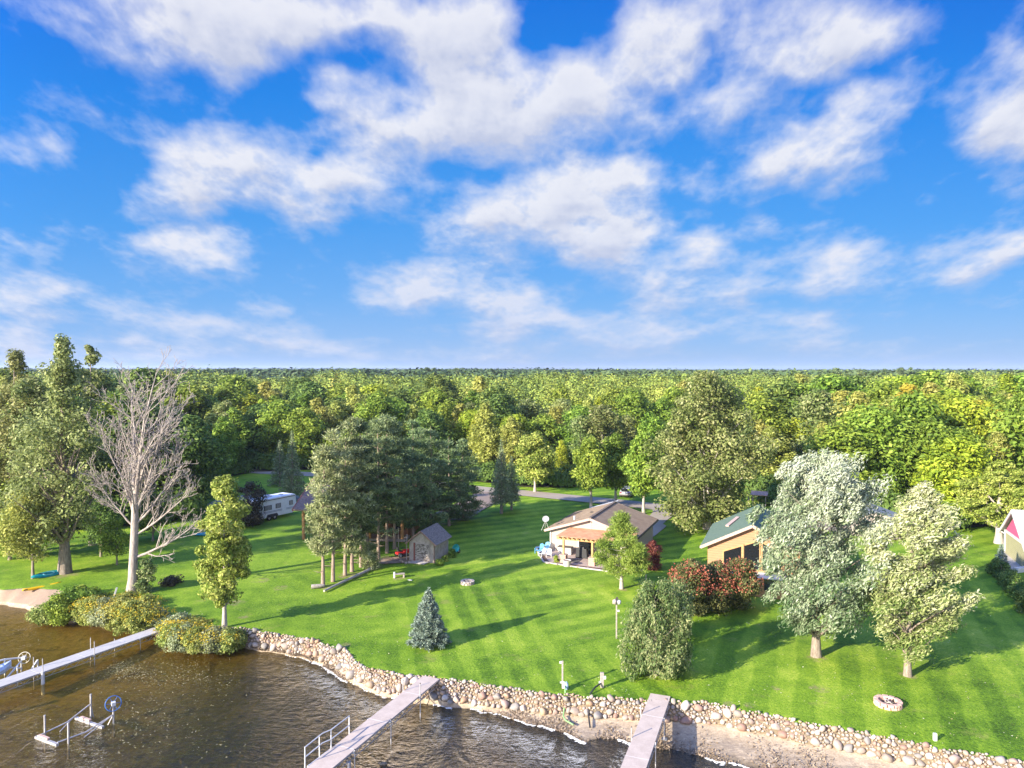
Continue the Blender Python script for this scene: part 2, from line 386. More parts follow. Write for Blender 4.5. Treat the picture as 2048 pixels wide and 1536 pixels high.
def broadleaf(seed, h, prof, rx, nclump, leaves, ls, crown0=.25, clump=1.0, flat=.8, lean=(0, 0), trunk_r=None,
              asp=.55, sweep=None, outer=.45, tint_lo=.0, limbs=None, spread=1.0, rise=.55, stretch=1.0, tj=.22, bias=.5, tgrad=0):
    """trunk and crown arrays: crown made of leaf clumps held within an outline"""
    g = np.random.default_rng(seed)
    trunk_r = trunk_r or h * .018
    px_, pr_ = zip(*prof)
    hs = []
    while len(hs) < nclump:
        q = g.random(); r = np.interp(q, px_, pr_)
        if g.random() < r + .22: hs.append(q)
    hs = np.array(hs); rr = np.interp(hs, px_, pr_) * rx
    th = g.random(nclump) * 2 * math.pi
    rad = np.maximum(rr - clump * .55, 0) * (g.random(nclump) ** outer)
    lumpy = (1 + .20 * np.sin(th * 2 + seed) * np.cos(hs * 7 + seed)) * (.86 + .34 * g.random(nclump) ** 1.5)
    z = h * (crown0 + (1 - crown0) * hs * .97)
    cx = np.cos(th) * rad * lumpy + lean[0] * hs * h; cy = np.sin(th) * rad * lumpy + lean[1] * hs * h
    cc = np.stack([cx, cy, z], 1)
    cs = clump * (.6 + .7 * g.random(nclump)) * np.clip(.45 + rr / rx, .45, 1.1)
    # trunk and limbs
    mb = MB(); tp = []; tr = []
    for i in range(9):
        t = i / 8; tp.append((lean[0] * h * max(0, t - crown0) * .9 + g.normal() * .06 * t, lean[1] * h * max(0, t - crown0) * .9 + g.normal() * .06 * t, h * .93 * t))
        tr.append(trunk_r * (1.35 if i == 0 else 1) * (1 - t * .93) + .01)
    mb.tube(tp, tr, 9, cap=False)
    tp = np.array(tp)
    order = g.permutation(nclump)[:(limbs if limbs is not None else min(nclump, 34))]
    for i in order:
        c = cc[i]; rc = math.hypot(c[0], c[1])
        zs = max(h * crown0 * .75, c[2] - rc * rise - cs[i]); t = min(zs / (h * .93), .97)
        j = int(t * 8); fr = t * 8 - j; a = tp[j] * (1 - fr) + tp[min(j + 1, 8)] * fr
        branch(mb, a, c, max(trunk_r * (1 - t) * .45, .02), .012, g, sag=.06)
    # leaves
    per = int(leaves / nclump)
    ci = np.repeat(np.arange(nclump), per)
    dv = unit(g.normal(size=(len(ci), 3))); rr_ = g.random(len(ci)) ** .4
    off = dv * rr_[:, None] * cs[ci][:, None] * spread
    off[:, 2] *= flat
    if sweep is not None:
        k = g.random(len(ci))[:, None] - .3
        off = off * .62 + np.array(sweep)[None] * k * cs[ci][:, None] * stretch
    pos = cc[ci] + off
    N = unit(dv * .95 + np.array([0, 0, .40]) + g.normal(size=dv.shape) * .48)
    ct = g.random(nclump)
    tint = np.clip(bias + (ct[ci] - .5) * .45 + g.normal(size=len(ci)) * tj, tint_lo, 1)
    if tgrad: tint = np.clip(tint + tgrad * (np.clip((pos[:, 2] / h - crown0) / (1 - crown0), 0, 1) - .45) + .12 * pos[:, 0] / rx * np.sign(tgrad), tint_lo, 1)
    V, Fc, T = leaf_quads(pos, N, ls * (.6 + .8 * g.random(len(ci))), asp, tint, g, along=sweep)
    return mb, (V, Fc, T)

def conifer(seed, h, rx, nwh, per, needles, L, crown0=.05, droop=-.15, trunk_r=None, power=1.0, wd=.03, top=.02, gappy=.15):
    """spruce: whorls of needle covered branches on a straight stem"""
    g = np.random.default_rng(seed); mb = MB(); trunk_r = trunk_r or h * .02
    mb.tube([(0, 0, 0), (0, 0, h * .5), (0, 0, h * .98)], [trunk_r * 1.2, trunk_r * .6, .015], 8, cap=False)
    P_ = []; D_ = []
    for i in range(nwh):
        t = (i + .5) / nwh; z = h * (crown0 + (1 - crown0) * t); rr = rx * ((1 - t) ** power) + top * rx
        for k in range(per):
            if g.random() < gappy: continue
            a = 2 * math.pi * (k + g.random()) / per; r = rr * (.72 + .42 * g.random())
            tip = np.array([math.cos(a) * r, math.sin(a) * r, z + r * (droop + .1 * g.normal())])
            base = np.array([0, 0, z])
            if r > .4: branch(mb, base, tip, max(.012, trunk_r * .25 * (1 - t)), .006, g, sag=.05, n=4, seg=3)
            m = max(6, int(needles * (r / rx) ** 1.3))
            s = g.random(m) ** .6
            p = base + (tip - base) * s[:, None]
            side = np.array([-math.sin(a), math.cos(a), 0])
            wv_ = (g.random(m) - .5) * 2 * (1.05 - s) * r * .42
            p = p + side * wv_[:, None]; p[:, 2] += g.normal(size=m) * .04 * h ** .5 - np.abs(wv_) * .15 + .05 * r * np.sin(s * 3.1)
            dd = unit((tip - base)[None] / (r + .01) * .7 + side * np.sign(wv_)[:, None] * .6 + g.normal(size=(m, 3)) * .45 + np.array([0, 0, .25]))
            P_.append(p); D_.append(dd)
    p = np.concatenate(P_); dd = np.concatenate(D_); m = len(p)
    tint = np.clip(.5 + g.normal(size=m) * .25, 0, 1)
    return mb, spikes(p, dd, L * (.6 + .8 * g.random(m)), wd, tint, g)

def pine(seed, h, prof, rx, ntuft, per, L, crown0=.3, clump=.75, trunk_r=None, limbs=40, wd=.03, lean=(0, 0), outer=.5, flat=.5, bias=.5):
    """pine: needle tufts gathered in flattened pads at the branch ends"""
    g = np.random.default_rng(seed); trunk_r = trunk_r or h * .013
    px_, pr_ = zip(*prof); hs = []
    while len(hs) < ntuft:
        q = g.random()
        if g.random() < np.interp(q, px_, pr_) + .08: hs.append(q)
    hs = np.array(hs); rr = np.interp(hs, px_, pr_) * rx; th = g.random(ntuft) * 2 * math.pi
    rad = rr * g.random(ntuft) ** outer
    z = h * (crown0 + (1 - crown0) * hs * .97)
    cc = np.stack([np.cos(th) * rad + lean[0] * z, np.sin(th) * rad + lean[1] * z, z], 1)
    mb = MB(); tp = [(lean[0] * h * t + g.normal() * .05 * t, lean[1] * h * t + g.normal() * .05 * t, h * .97 * t) for t in np.linspace(0, 1, 8)]
    mb.tube(tp, [trunk_r * (1.25 if i == 0 else 1) * (1 - i / 7 * .9) for i in range(8)], 8, cap=False)
    tpa = np.array(tp)
    for i in g.permutation(ntuft)[:limbs]:
        c = cc[i]; t = np.clip((c[2] - .12 * math.hypot(c[0], c[1]) - .2) / (h * .97), .05, .97); j = int(t * 7); fr = t * 7 - j
        a = tpa[j] * (1 - fr) + tpa[min(j + 1, 7)] * fr
        branch(mb, a, c, max(.02, trunk_r * .3 * (1.1 - t)), .01, g, sag=-.04, n=4)
    for k in range(6):   # dead stubs under the crown
        a = g.random() * 6.28; zz = h * crown0 * (.35 + .6 * g.random()); l = .5 + g.random() * 1.0
        mb.tube([(lean[0] * zz, lean[1] * zz, zz), (math.cos(a) * l, math.sin(a) * l, zz + .1)], [.03, .008], 4, cap=False)
    ci = np.repeat(np.arange(ntuft), per); dv = unit(g.normal(size=(len(ci), 3)))
    cs = clump * (.55 + .8 * g.random(ntuft))
    off = dv * (g.random(len(ci)) ** .45)[:, None] * cs[ci][:, None]; off[:, 2] *= flat
    rad_dir = unit(np.stack([cc[:, 0], cc[:, 1], np.zeros(ntuft)], 1) + 1e-4); off = off + rad_dir[ci] * ((g.random(len(ci)) - .62) * cs[ci] * 1.1)[:, None]
    pos = cc[ci] + off
    D_ = unit(dv * .8 + np.array([0, 0, .45]) + g.normal(size=dv.shape) * .5)
    tint = np.clip(bias + (g.random(ntuft)[ci] - .5) * .4 + g.normal(size=len(ci)) * .2, 0, 1)
    return mb, spikes(pos, D_, L * (.6 + .8 * g.random(len(ci))), wd, tint, g)

def put_tree(name, data, loc, leafm, barkm, label, cat='tree', group=None, rz=0, scale=1, crown_name='crown', trunk_name='trunk'):
    mb, (V, Fc, T) = data
    r = empty(name, loc, rz, label, cat, group); r.scale = (scale,) * 3
    t = mb.build(trunk_name, barkm, r)
    me = mesh_np(name + '_crown', V, Fc, leafm, T)
    c = bpy.data.objects.new(crown_name, me); link(c, r)
    return r
def copy_tree(o, parent=None):
    c = o.copy(); C.objects.link(c); c.parent = parent
    for ch in list(o.children): copy_tree(ch, c)
    return c
OVAL = [(0, .45), (.15, .8), (.4, 1), (.7, .85), (.9, .5), (1, .15)]
ROUND = [(0, .55), (.2, .9), (.5, 1), (.8, .8), (1, .3)]
POPLAR = [(0, .5), (.15, .9), (.35, 1), (.6, .8), (.8, .5), (1, .12)]
CONE = [(0, .9), (.1, 1), (.5, .7), (.8, .35), (1, .05)]

# ================================================================== SETTING
WZ = -1.3            # water level
TOPL = [(-60,1172),(0,1178),(70,1174),(125,1180),(200,1203),(330,1240),(400,1250),(480,1257),(600,1275),(660,1292),(690,1300),(705,1318),(740,1338),(790,1347),(830,1352),(900,1358),(1000,1375),(1100,1388),(1200,1395),(1300,1401),(1400,1404),(1500,1422),(1600,1443),(1700,1460),(1800,1480),(1900,1500),(2048,1524)]
FOOT = [(-60,1198),(0,1202),(70,1215),(140,1230),(200,1245),(300,1262),(400,1282),(480,1280),(560,1290),(640,1306),(690,1345),(720,1365),(770,1384),(830,1396),(900,1404),(1000,1413),(1100,1420),(1200,1428),(1270,1440),(1400,1445),(1500,1456),(1600,1472),(1700,1494),(1800,1516),(1900,1545),(2048,1580)]
WATL = [(-60,1200),(0,1207),(60,1220),(140,1238),(200,1250),(300,1268),(400,1290),(440,1298),(500,1296),(560,1300),(620,1322),(660,1340),(700,1368),(770,1392),(830,1402),(870,1405),(920,1410),(1000,1432),(1080,1452),(1140,1472),(1170,1483),(1200,1477),(1250,1484),(1330,1500),(1400,1512),(1500,1538),(1600,1560),(1800,1600),(2048,1650)]
def line(pts, z):
    q = [G(a, b, z) for a, b in pts]; return np.array([p.x for p in q]), np.array([p.y for p in q])
TX, TY = line(TOPL, 0.0); FX, FY = line(FOOT, -1.02); WX, WY = line(WATL, WZ)
def ext(x, X_, Y_):
    y = np.interp(x, X_, Y_)
    y = np.where(x < X_[0], Y_[0] - (x - X_[0]) * .12, y); y = np.where(x > X_[-1], Y_[-1] - (x - X_[-1]) * .25, y)
    return y
g0 = np.random.default_rng(3)
def wob(x, a, f, s): return a * (np.sin(x * f + s) + .6 * np.sin(x * f * 2.3 + s * 2) + .4 * np.sin(x * f * 5.1 + s))
xs = np.unique(np.concatenate([np.linspace(-400, -90, 16), np.linspace(-90, 90, 601), np.linspace(90, 400, 16)]))
yt = ext(xs, TX, TY) + wob(xs, .10, 2.1, 1); yf = np.minimum(ext(xs, FX, FY) + wob(xs, .08, 2.6, 2), yt - .35); yw = np.minimum(ext(xs, WX, WY) + wob(xs, .12, 1.9, 3), yf - .12)

def strip_mesh(name, rows, material, smooth=True, kind='structure'):
    """rows: list of (y array, z array) over xs"""
    n = len(xs); V = []; 
    for (y, z) in rows: V.append(np.stack([xs, y, z], 1))
    V = np.concatenate(V); m = len(rows); F_ = []
    i = np.arange(n - 1)
    for r_ in range(m - 1):
        F_.append(np.stack([r_ * n + i, r_ * n + i + 1, (r_ + 1) * n + i + 1, (r_ + 1) * n + i], 1))
    me = mesh_np(name, V, np.concatenate(F_), material, smooth=smooth)
    o = bpy.data.objects.new(name, me); link(o); o['kind'] = kind; return o

# --- lawn -----------------------------------------------------------
def fn_lawn(t, b):
    p = P(t); xyz = t.xyz(p)
    wobn = t.vm('SCALE', t.vm('SUBTRACT', t.noise(p, .25, 2, .5, out=1), (.5, .5, .5)), .9)
    pw = t.vm('ADD', p, wobn)
    def stripes(ang, period, ph=0.0):
        a = R(ang); dp = t.vm('DOT_PRODUCT', pw, (math.cos(a), -math.sin(a), 0), out=1)
        s = t.m('SINE', t.m('ADD', t.m('MULTIPLY', dp, 2 * math.pi / period), ph))
        return t.ramp(s, -.45, .45)
    sA = stripes(23.4, 2.6); sB = stripes(-11.3, 2.0); sC = stripes(62, 2.4)
    sel = t.ramp(t.m('ADD', xyz[0], t.m('MULTIPLY', t.m('SUBTRACT', t.noise(p, .08, 2), .5), 12)), 8.0, 13.5)
    far = t.ramp(xyz[1], 62, 72)
    nearB = t.mix(t.ramp(t.noise(p, .05, 1), .45, .6), sB, sC)
    st = t.mix(far, t.mix(sel, nearB, sA), sC)
    left = t.ramp(xyz[0], -13, -5)
    stv = t.m('MULTIPLY', t.m('SUBTRACT', st, .5), t.m('ADD', t.m('MULTIPLY', left, .85), .15))
    big = t.noise(p, .09, 3, .6); mid = t.noise(p, .55, 4, .6); fine = t.noise(p, 5.5, 4, .75); vf = t.noise(p, 17, 2, .7)
    f = t.m('ADD', t.m('ADD', t.m('MULTIPLY', stv, .21), t.m('MULTIPLY', t.m('SUBTRACT', big, .5), 1.15)),
            t.m('ADD', t.m('MULTIPLY', t.m('SUBTRACT', mid, .5), .75), t.m('ADD', t.m('MULTIPLY', t.m('SUBTRACT', fine, .5), 1.15), t.m('MULTIPLY', t.m('SUBTRACT', vf, .5), .8))))
    f = t.m('ADD', f, .5)
    col = t.cramp(f, [(0, (.04, .09, .006)), (.28, (.10, .20, .010)), (.55, (.19, .315, .018)), (.8, (.30, .41, .035)), (1, (.44, .50, .08))])
    dry = t.m('MULTIPLY', t.ramp(t.noise(t.mapping(p, scale=(.8, 1, 1)), .5, 6, .7), .56, .72), t.ramp(xyz[0], 60, -14, .35, 1.0))
    col = t.mix(t.m('MULTIPLY', dry, .55), col, (.30, .26, .09))
    # worn spots under trees and by the shore
    spots = [(1312,1352,1.3),(1630,1316,1.5),(1816,1352,1.1),(857,1292,1.5),(797,1158,1.3),(485,1235,.9),(470,1205,1.6),(560,1175,1.5),(520,1160,1.6),(130,1150,2.6),(300,1180,1.6),
             (1500,1410,.8),(1640,1378,1.2),(1550,1376,.6),(1455,1405,.7),(1245,1180,.9),(700,1150,2.6),(650,1172,1.6),(765,1118,3.0),(690,1290,.8)]
    acc = None
    for (a, b_, r_) in spots:
        q = G(a, b_); dd = t.vm('DISTANCE', p, (q.x, q.y, 0), out=1)
        v_ = t.ramp(dd, r_, r_ * .25)
        acc = v_ if acc is None else t.m('MAXIMUM', acc, v_)
    wm = t.ramp(t.m('MULTIPLY', acc, t.m('ADD', t.m('MULTIPLY', t.noise(p, 1.3, 7, .8), 2.4), -.55)), .38, .95)
    col = t.mix(t.m('MULTIPLY', wm, .8), col, t.mix(t.noise(p, 6, 3), (.20, .15, .08), (.40, .30, .18)))
    t.l.new(col, b.inputs['Base Color'])
    hb = t.m('ADD', fine, t.m('MULTIPLY', vf, .7))
    bump(t, b, hb, .75, .10)
    b.inputs['Roughness'].default_value = .75; b.inputs['Specular IOR Level'].default_value = .2
M['lawn'] = mat('lawn', fn=fn_lawn)
offs = list(np.concatenate([[0, .15, .35, .6], np.arange(1, 8, .7), np.arange(8, 60, 2), [65, 75, 90, 120, 160, 220, 320, 500, 800, 1200, 2000, 3500, 6000, 9000, 14000]]))
rows = []
for k, o_ in enumerate(offs):
    y = yt + o_; 
    edge = -.10 if k == 0 else 0
    z = np.zeros_like(xs) + edge + (.0 if k < 3 else 1) * (.05 * np.sin(xs * .13 + 1) * np.sin(y * .11)) * (o_ < 150)
    far = np.clip((y - 900) / 3000, 0, 1)
    z = z + far * (6 + 3 * np.sin(xs * .002 + 1))
    if k == 0: z = z * 0 - .06
    rows.append((y, z))
lawn = strip_mesh('lawn', rows, M['lawn'])
# --- bank under the stones, beach, lake bed ---------------------------
def fn_soil(t, b):
    p = P(t); n = t.noise(p, 2, 6, .7); n2 = t.noise(p, 9, 4, .7); west = t.ramp(t.xyz(p)[0], -30, -37)
    t.l.new(t.mix(west, t.mix(n, (.09, .07, .04), (.26, .20, .13)), t.mix(t.m('ADD', t.m('MULTIPLY', n, .6), t.m('MULTIPLY', n2, .4)), (.18, .12, .08), (.42, .31, .22))), b.inputs['Base Color'])
    b.inputs['Roughness'].default_value = .85; bump(t, b, n2, .6, .06)
M['soil'] = mat('soil', fn=fn_soil)
nz = lambda s: g0.normal(size=len(xs)) * s
strip_mesh('bank', [(yf, np.full_like(xs, -1.06)), (yf * .6 + yt * .4, np.full_like(xs, -.62)), (yt + .05, np.full_like(xs, -.10))], M['soil'])
def fn_sand(t, b):
    p = P(t); z = t.xyz(p)[2]
    n = t.noise(p, 1.2, 6, .7); n2 = t.m('ADD', t.m('MULTIPLY', t.noise(p, 9, 4, .7), .5), t.m('MULTIPLY', n, .5))
    col = t.mix(t.ramp(n2, .35, .65), (.29, .215, .135), (.50, .40, .275))
    deb = t.ramp(t.m('ADD', t.noise(t.mapping(p, scale=(.8, 2.2, 1)), 2.2, 6, .75), t.m('MULTIPLY', t.ramp(z, -1.02, -1.25), .13)), .53, .70)
    dcol = t.mix(t.noise(p, 14, 3), (.13, .095, .06), (.38, .30, .22))
    col = t.mix(t.m('MULTIPLY', deb, .9), col, dcol)
    wet = t.ramp(z, -1.24, -1.30)
    col = t.mix(t.m('MULTIPLY', wet, .65), col, (.09, .065, .03))
    alg = t.ramp(t.noise(p, .9, 5, .7), .62, .74)
    col = t.mix(t.m('MULTIPLY', alg, .35), col, (.16, .17, .03))
    t.l.new(col, b.inputs['Base Color']); bump(t, b, t.m('ADD', n, n2), .6, .06); b.inputs['Roughness'].default_value = .8
M['sand'] = mat('sand', fn=fn_sand)
ydn = yw - .4
strip_mesh('beach', [(ydn, np.full_like(xs, -1.40)), (yw, np.full_like(xs, WZ - .01) + nz(.004)), (yw * .5 + yf * .5, np.full_like(xs, -1.18) + nz(.02)), (yf, np.full_like(xs, -1.05)), (yf + .12, np.full_like(xs, -.97))], M['sand'])
def fn_bed(t, b):
    p = P(t); x = t.xyz(p)[0]
    n = t.noise(p, .35, 5, .65); n2 = t.noise(p, 2.4, 6, .8); n3 = t.noise(t.mapping(p, scale=(1, 1.6, 1)), 6.0, 5, .8)
    col = t.cramp(t.m('ADD', t.m('MULTIPLY', n, .45), t.m('MULTIPLY', n2, .55)), [(.30, (.09, .07, .018)), (.48, (.22, .165, .045)), (.62, (.38, .28, .085)), (.78, (.50, .39, .16))])
    weed = t.m('MULTIPLY', t.ramp(n3, .54, .66), t.ramp(t.noise(p, .25, 3, .6), .40, .55))
    col = t.mix(t.m('MULTIPLY', weed, .75), col, t.mix(t.noise(p, 9, 2), (.22, .22, .07), (.55, .48, .27)))
    dark = t.ramp(t.noise(p, .7, 5, .7), .52, .66)
    col = t.mix(t.m('MULTIPLY', dark, .7), col, (.03, .028, .010))
    t.l.new(col, b.inputs['Base Color']); b.inputs['Roughness'].default_value = .9; bump(t, b, n2, .8, .1)
M['bed'] = mat('lake_bed', fn=fn_bed)
rows = []
for o_, dz in [(60, -3.2), (30, -2.6), (15, -2.2), (8, -1.95), (4, -1.75), (1.6, -1.55), (.4, -1.40)]:
    rows.append((yw - o_, np.full_like(xs, dz)))
strip_mesh('lake_bed', rows, M['bed'])
# --- water -------------------------------------------------------------
def make_water():
    m = bpy.data.materials.new('water'); m.use_nodes = True; t = NT(m.node_tree); t.n.clear()
    p = P(t); x = t.xyz(p)
    pr = t.mapping(p, rot=(0, 0, R(-28)), scale=(1.0, .5, 1))
    prc = t.mapping(p, rot=(0, 0, R(25)), scale=(.6, 1.15, 1))
    n1 = t.noise(pr, 1.15, 3, .55, dist=.6); n2 = t.noise(prc, 2.6, 4, .6, dist=.3); n3 = t.noise(p, 7.5, 3, .6)
    # rougher where the wind reaches (centre and right), calmer near the left shore
    wind = t.ramp(t.m('ADD', t.m('ADD', x[0], t.m('MULTIPLY', x[1], -.55)), t.m('MULTIPLY', t.m('SUBTRACT', t.noise(p, .12, 3), .5), 22)), -62, -22)
    h = t.m('ADD', t.m('ADD', t.m('MULTIPLY', n1, 1.0), t.m('MULTIPLY', n2, .55)), t.m('MULTIPLY', n3, .16))
    h = t.m('MULTIPLY', h, t.m('ADD', t.m('MULTIPLY', wind, 1.05), .22))
    bp = t.node('ShaderNodeBump', {'Height': h, 'Strength': 1.0, 'Distance': .34}).outputs[0]
    fr = t.node('ShaderNodeFresnel', {'IOR': 1.36, 'Normal': bp}).outputs[0]
    gl = t.node('ShaderNodeBsdfGlossy', {'Color': (.95, .97, 1, 1), 'Roughness': .045, 'Normal': bp}).outputs[0]
    depth = t.ramp(t.m('ADD', t.m('ADD', x[0], t.m('MULTIPLY', x[1], -.9)), t.m('MULTIPLY', t.m('SUBTRACT', t.noise(p, .15, 3), .5), 14)), -52, -18)
    tc_ = t.mix(depth, (.92, .80, .48), (.34, .28, .16))
    tr = t.node('ShaderNodeBsdfTransparent', {'Color': tc_}).outputs[0]
    df = t.node('ShaderNodeBsdfDiffuse', {'Color': t.mix(depth, (.075, .055, .012), (.060, .056, .042))}).outputs[0]
    body = t.node('ShaderNodeMixShader', {0: t.m('ADD', t.m('MULTIPLY', depth, .42), .08)}); t.l.new(tr, body.inputs[1]); t.l.new(df, body.inputs[2])
    mx = t.node('ShaderNodeMixShader', {0: t.m('MULTIPLY', fr, t.m('ADD', t.m('MULTIPLY', wind, .75), .62), clamp=True)}); t.l.new(body.outputs[0], mx.inputs[1]); t.l.new(gl, mx.inputs[2])
    o = t.node('ShaderNodeOutputMaterial'); t.l.new(mx.outputs[0], o.inputs[0])
    return m
M['water'] = make_water()
wb = MB().add([(-400, -80, WZ), (400, -80, WZ), (400, 75, WZ), (-400, 75, WZ)], [(0, 1, 2, 3)])
wo_ = wb.build('water', M['water']); wo_['kind'] = 'structure'

# --- foam along the waterline ------------------------------------------
fo = []; gf = np.random.default_rng(5)
for (a, b_, dn_, wid) in [(625, 695, 200, .16), (1030, 1070, 90, .10), (1075, 1110, 80, .10), (1130, 1170, 170, .13), (868, 905, 50, .10), (1236, 1262, 70, .13), (1410, 1450, 80, .11), (940, 1020, 60, .08), (575, 625, 40, .08), (700, 790, 40, .08),(1460,1500,60,.10)]:
    for i in range(dn_):
        px_ = a + (b_ - a) * gf.random(); X0 = np.interp(px_, [q[0] for q in WATL], WX); Y0 = np.interp(X0, xs, yw) - abs(gf.normal()) * wid + .05
        r_ = .015 + .06 * gf.random() ** 2; sx = 1 + 1.5 * gf.random()
        aa = gf.random() * 6.28; n = 6
        fo.append(([(X0 + r_ * sx * math.cos(2 * math.pi * k / n + aa) , Y0 + r_ * .7 * math.sin(2 * math.pi * k / n + aa), WZ + .012) for k in range(n)] + [(X0, Y0, WZ + .045)], [(k, (k + 1) % n, n) for k in range(n)]))
fb = MB()
for v_, f_ in fo: fb.add(v_, f_)
tag(fb.build('foam', mat('foam', (.58, .58, .57), .6)), 'white foam where small waves meet the sand and stones', 'foam', None, 'stuff')

# --- seaweed litter on the beach, floating leaves -----------------------
def chips(name, pts, smin, smax, m, zoff, g, tl, flat=.25):
    pts = np.array(pts); n = len(pts); N = unit(np.array([0, 0, 1.0]) + g.normal(size=(n, 3)) * flat)
    V, Fc, T = leaf_quads(pts + np.array([0, 0, zoff]), N, smin + (smax - smin) * g.random(n), .4, g.random(n), g)
    o = bpy.data.objects.new(name, mesh_np(name, V, Fc, m, T)); link(o); tag(o, tl, name.replace('_', ' '), None, 'stuff'); return o
M['litter'] = leaf_mat('shore_litter', (.11, .08, .05), (.25, .185, .125), (.42, .33, .24), hv=0, vv=0, trans=0)
pts = []
while len(pts) < 9000:
    x_ = gf.uniform(-32, 42); a = np.interp(x_, xs, yw); b_ = np.interp(x_, xs, yf)
    if b_ - a < .3: continue
    t_ = gf.random() ** 1.6
    if math.sin(x_ * .9) + math.sin(x_ * 2.3 + 1) + gf.normal() * .8 < -.5 + 2.4 * t_ - .4: continue
    y_ = a + (b_ - a) * t_; z_ = np.interp(t_, [0, .5, 1], [-1.31, -1.18, -1.05]) + .02
    pts.append((x_, y_, z_))
chips('shore_weed', pts, .03, .12, M['litter'], .02, gf, 'dried brown waterweed washed up on the sand strip', .6)
# thicker brown weed heap at the left part of the stone wall
pts = [(x_, np.interp(x_, xs, yw) * (1 - t_) + np.interp(x_, xs, yf) * t_, -1.2 + .14 * gf.random()) for x_, t_ in zip(gf.uniform(-24, -14.0, 6500), gf.random(6500) ** 1.0 * .95)]
chips('weed_heap', pts, .03, .10, M['litter'], .02, gf, 'brown heap of rotting weed below the left end of the stone wall', .9)
M['floatleaf'] = leaf_mat('floating_leaves', (.08, .08, .025), (.22, .19, .07), (.45, .39, .22), hv=0, vv=0, trans=0)
pts = []
for (cx_, cy_, rx_, ry_, n_) in [(330,1345,130,40,420),(290,1420,150,60,260),(180,1480,170,50,220),(260,1345,60,16,160),(440,1360,60,30,120),(250,1335,30,15,120),(430,1480,160,50,120),(60,1260,60,30,50)]:
    for i in range(n_ * 2 if cx_ < 340 else n_):
        q = G(cx_ + gf.normal() * rx_ * .5, cy_ + gf.normal() * ry_ * .5, WZ)
        if q.y < np.interp(q.x, xs, yw) - .3: pts.append((q.x, q.y, WZ))
chips('floating_leaves', pts, .03, .085, M['floatleaf'], .008, gf, 'scattered leaves and weed floating in the shallow left cove', .1)

M['lawnleaf'] = leaf_mat('fallen_leaves', (.30, .26, .08), (.50, .46, .20), (.75, .72, .55), hv=0, vv=0, trans=0)
pts = []
for i in range(2600):
    q = G(gf.uniform(0, 2048), 1090 + 400 * gf.random() ** 1.3)
    if q.y > np.interp(q.x, xs, yt) + .5: pts.append((q.x, q.y, 0))
chips('fallen_leaves', pts, .025, .06, M['lawnleaf'], .07, gf, 'pale fallen leaves scattered thinly over the lawn', .3)
# --- forest floor, road, drives ------------------------------------------
def fn_floor(t, b):
    p = P(t); n = t.noise(p, 1.5, 5, .7)
    t.l.new(t.cramp(n, [(.3, (.02, .025, .008)), (.55, (.05, .055, .016)), (.75, (.09, .08, .035))]), b.inputs['Base Color']); b.inputs['Roughness'].default_value = .9
M['floor'] = mat('forest_floor', fn=fn_floor)
FRONT = [(-700,1060),(0,1064),(180,1060),(375,1040),(395,1000),(425,965),(470,948),(640,938),(800,950),(960,964),(1060,976),(1250,972),(1400,985),(1480,992),(1550,1012),(1640,1035),(1750,1050),(1900,1060),(2048,1048),(2700,1045)]
FPX = [a for a, b_ in FRONT]; FPY = [G(a, b_).y for a, b_ in FRONT]
def front_y(px_): return float(np.interp(px_, FPX, FPY))
def sheet(name, outline, z, m, label=None, kind='structure'):
    mb = MB(); mb.add([(x, y, z) for x, y in outline], [tuple(range(len(outline)))]); o = mb.build(name, m); o['kind'] = kind; return o
# strips from the front edge back to 900 m following the slight swell of the lawn sheet
mb = MB(); far_y = [0, 4, 12, 40, 120, 400, 900]
fpx = np.arange(-900, 2950, 50)
for i in range(len(fpx) - 1):
    for k in range(len(far_y) - 1):
        q = []
        for pp, aa in ((fpx[i], far_y[k]), (fpx[i + 1], far_y[k]), (fpx[i + 1], far_y[k + 1]), (fpx[i], far_y[k + 1])):
            yq = front_y(pp) + aa; q.append(((pp - 1024) / F * yq, yq, .07))
        mb.add(q, [(0, 1, 2, 3)])
o = mb.build('forest_floor', M['floor']); o['kind'] = 'structure'
def fn_road(c1, c2):
    def fn(t, b):
        p = P(t); n = t.noise(p, .6, 5, .65); n2 = t.noise(p, 12, 3, .7)
        t.l.new(t.mix(t.m('ADD', t.m('MULTIPLY', n, .6), t.m('MULTIPLY', n2, .4)), c1, c2), b.inputs['Base Color']); b.inputs['Roughness'].default_value = .85
        bump(t, b, n2, .3, .02)
    return fn
M['road'] = mat('asphalt', fn=fn_road((.23, .19, .15), (.44, .37, .29)))
M['drive'] = mat('drive_concrete', fn=fn_road((.25, .215, .175), (.42, .365, .305)))
M['gravel'] = mat('gravel', fn=fn_road((.14, .10, .075), (.34, .26, .2)))
def ribbon(name, pts, width, z, m):
    P2 = [G(a, b_) for a, b_ in pts]; dense = []
    for i in range(len(P2) - 1):
        for k in range(6): dense.append(P2[i].lerp(P2[i + 1], k / 6))
    dense.append(P2[-1]); mb = MB(); L = []; Rr = []
    for i, p in enumerate(dense):
        d_ = (dense[min(i + 1, len(dense) - 1)] - dense[max(i - 1, 0)]).normalized(); nrm = Vector((-d_.y, d_.x, 0)); wv_ = width[0] + (width[1] - width[0]) * i / len(dense)
        L.append(p + nrm * wv_ / 2); Rr.append(p - nrm * wv_ / 2)
    for i in range(len(dense) - 1): mb.add([(q.x, q.y, z) for q in (Rr[i], Rr[i + 1], L[i + 1], L[i])], [(0, 1, 2, 3)])
    o = mb.build(name, m); o['kind'] = 'structure'; return o
ribbon('road', [(-80,925),(300,932),(560,946),(700,953),(800,960),(960,979),(1060,988),(1150,997),(1250,1007),(1350,1019),(1430,1027),(1600,1045),(1800,1075)], (4.6, 4.6), .085, M['road'])
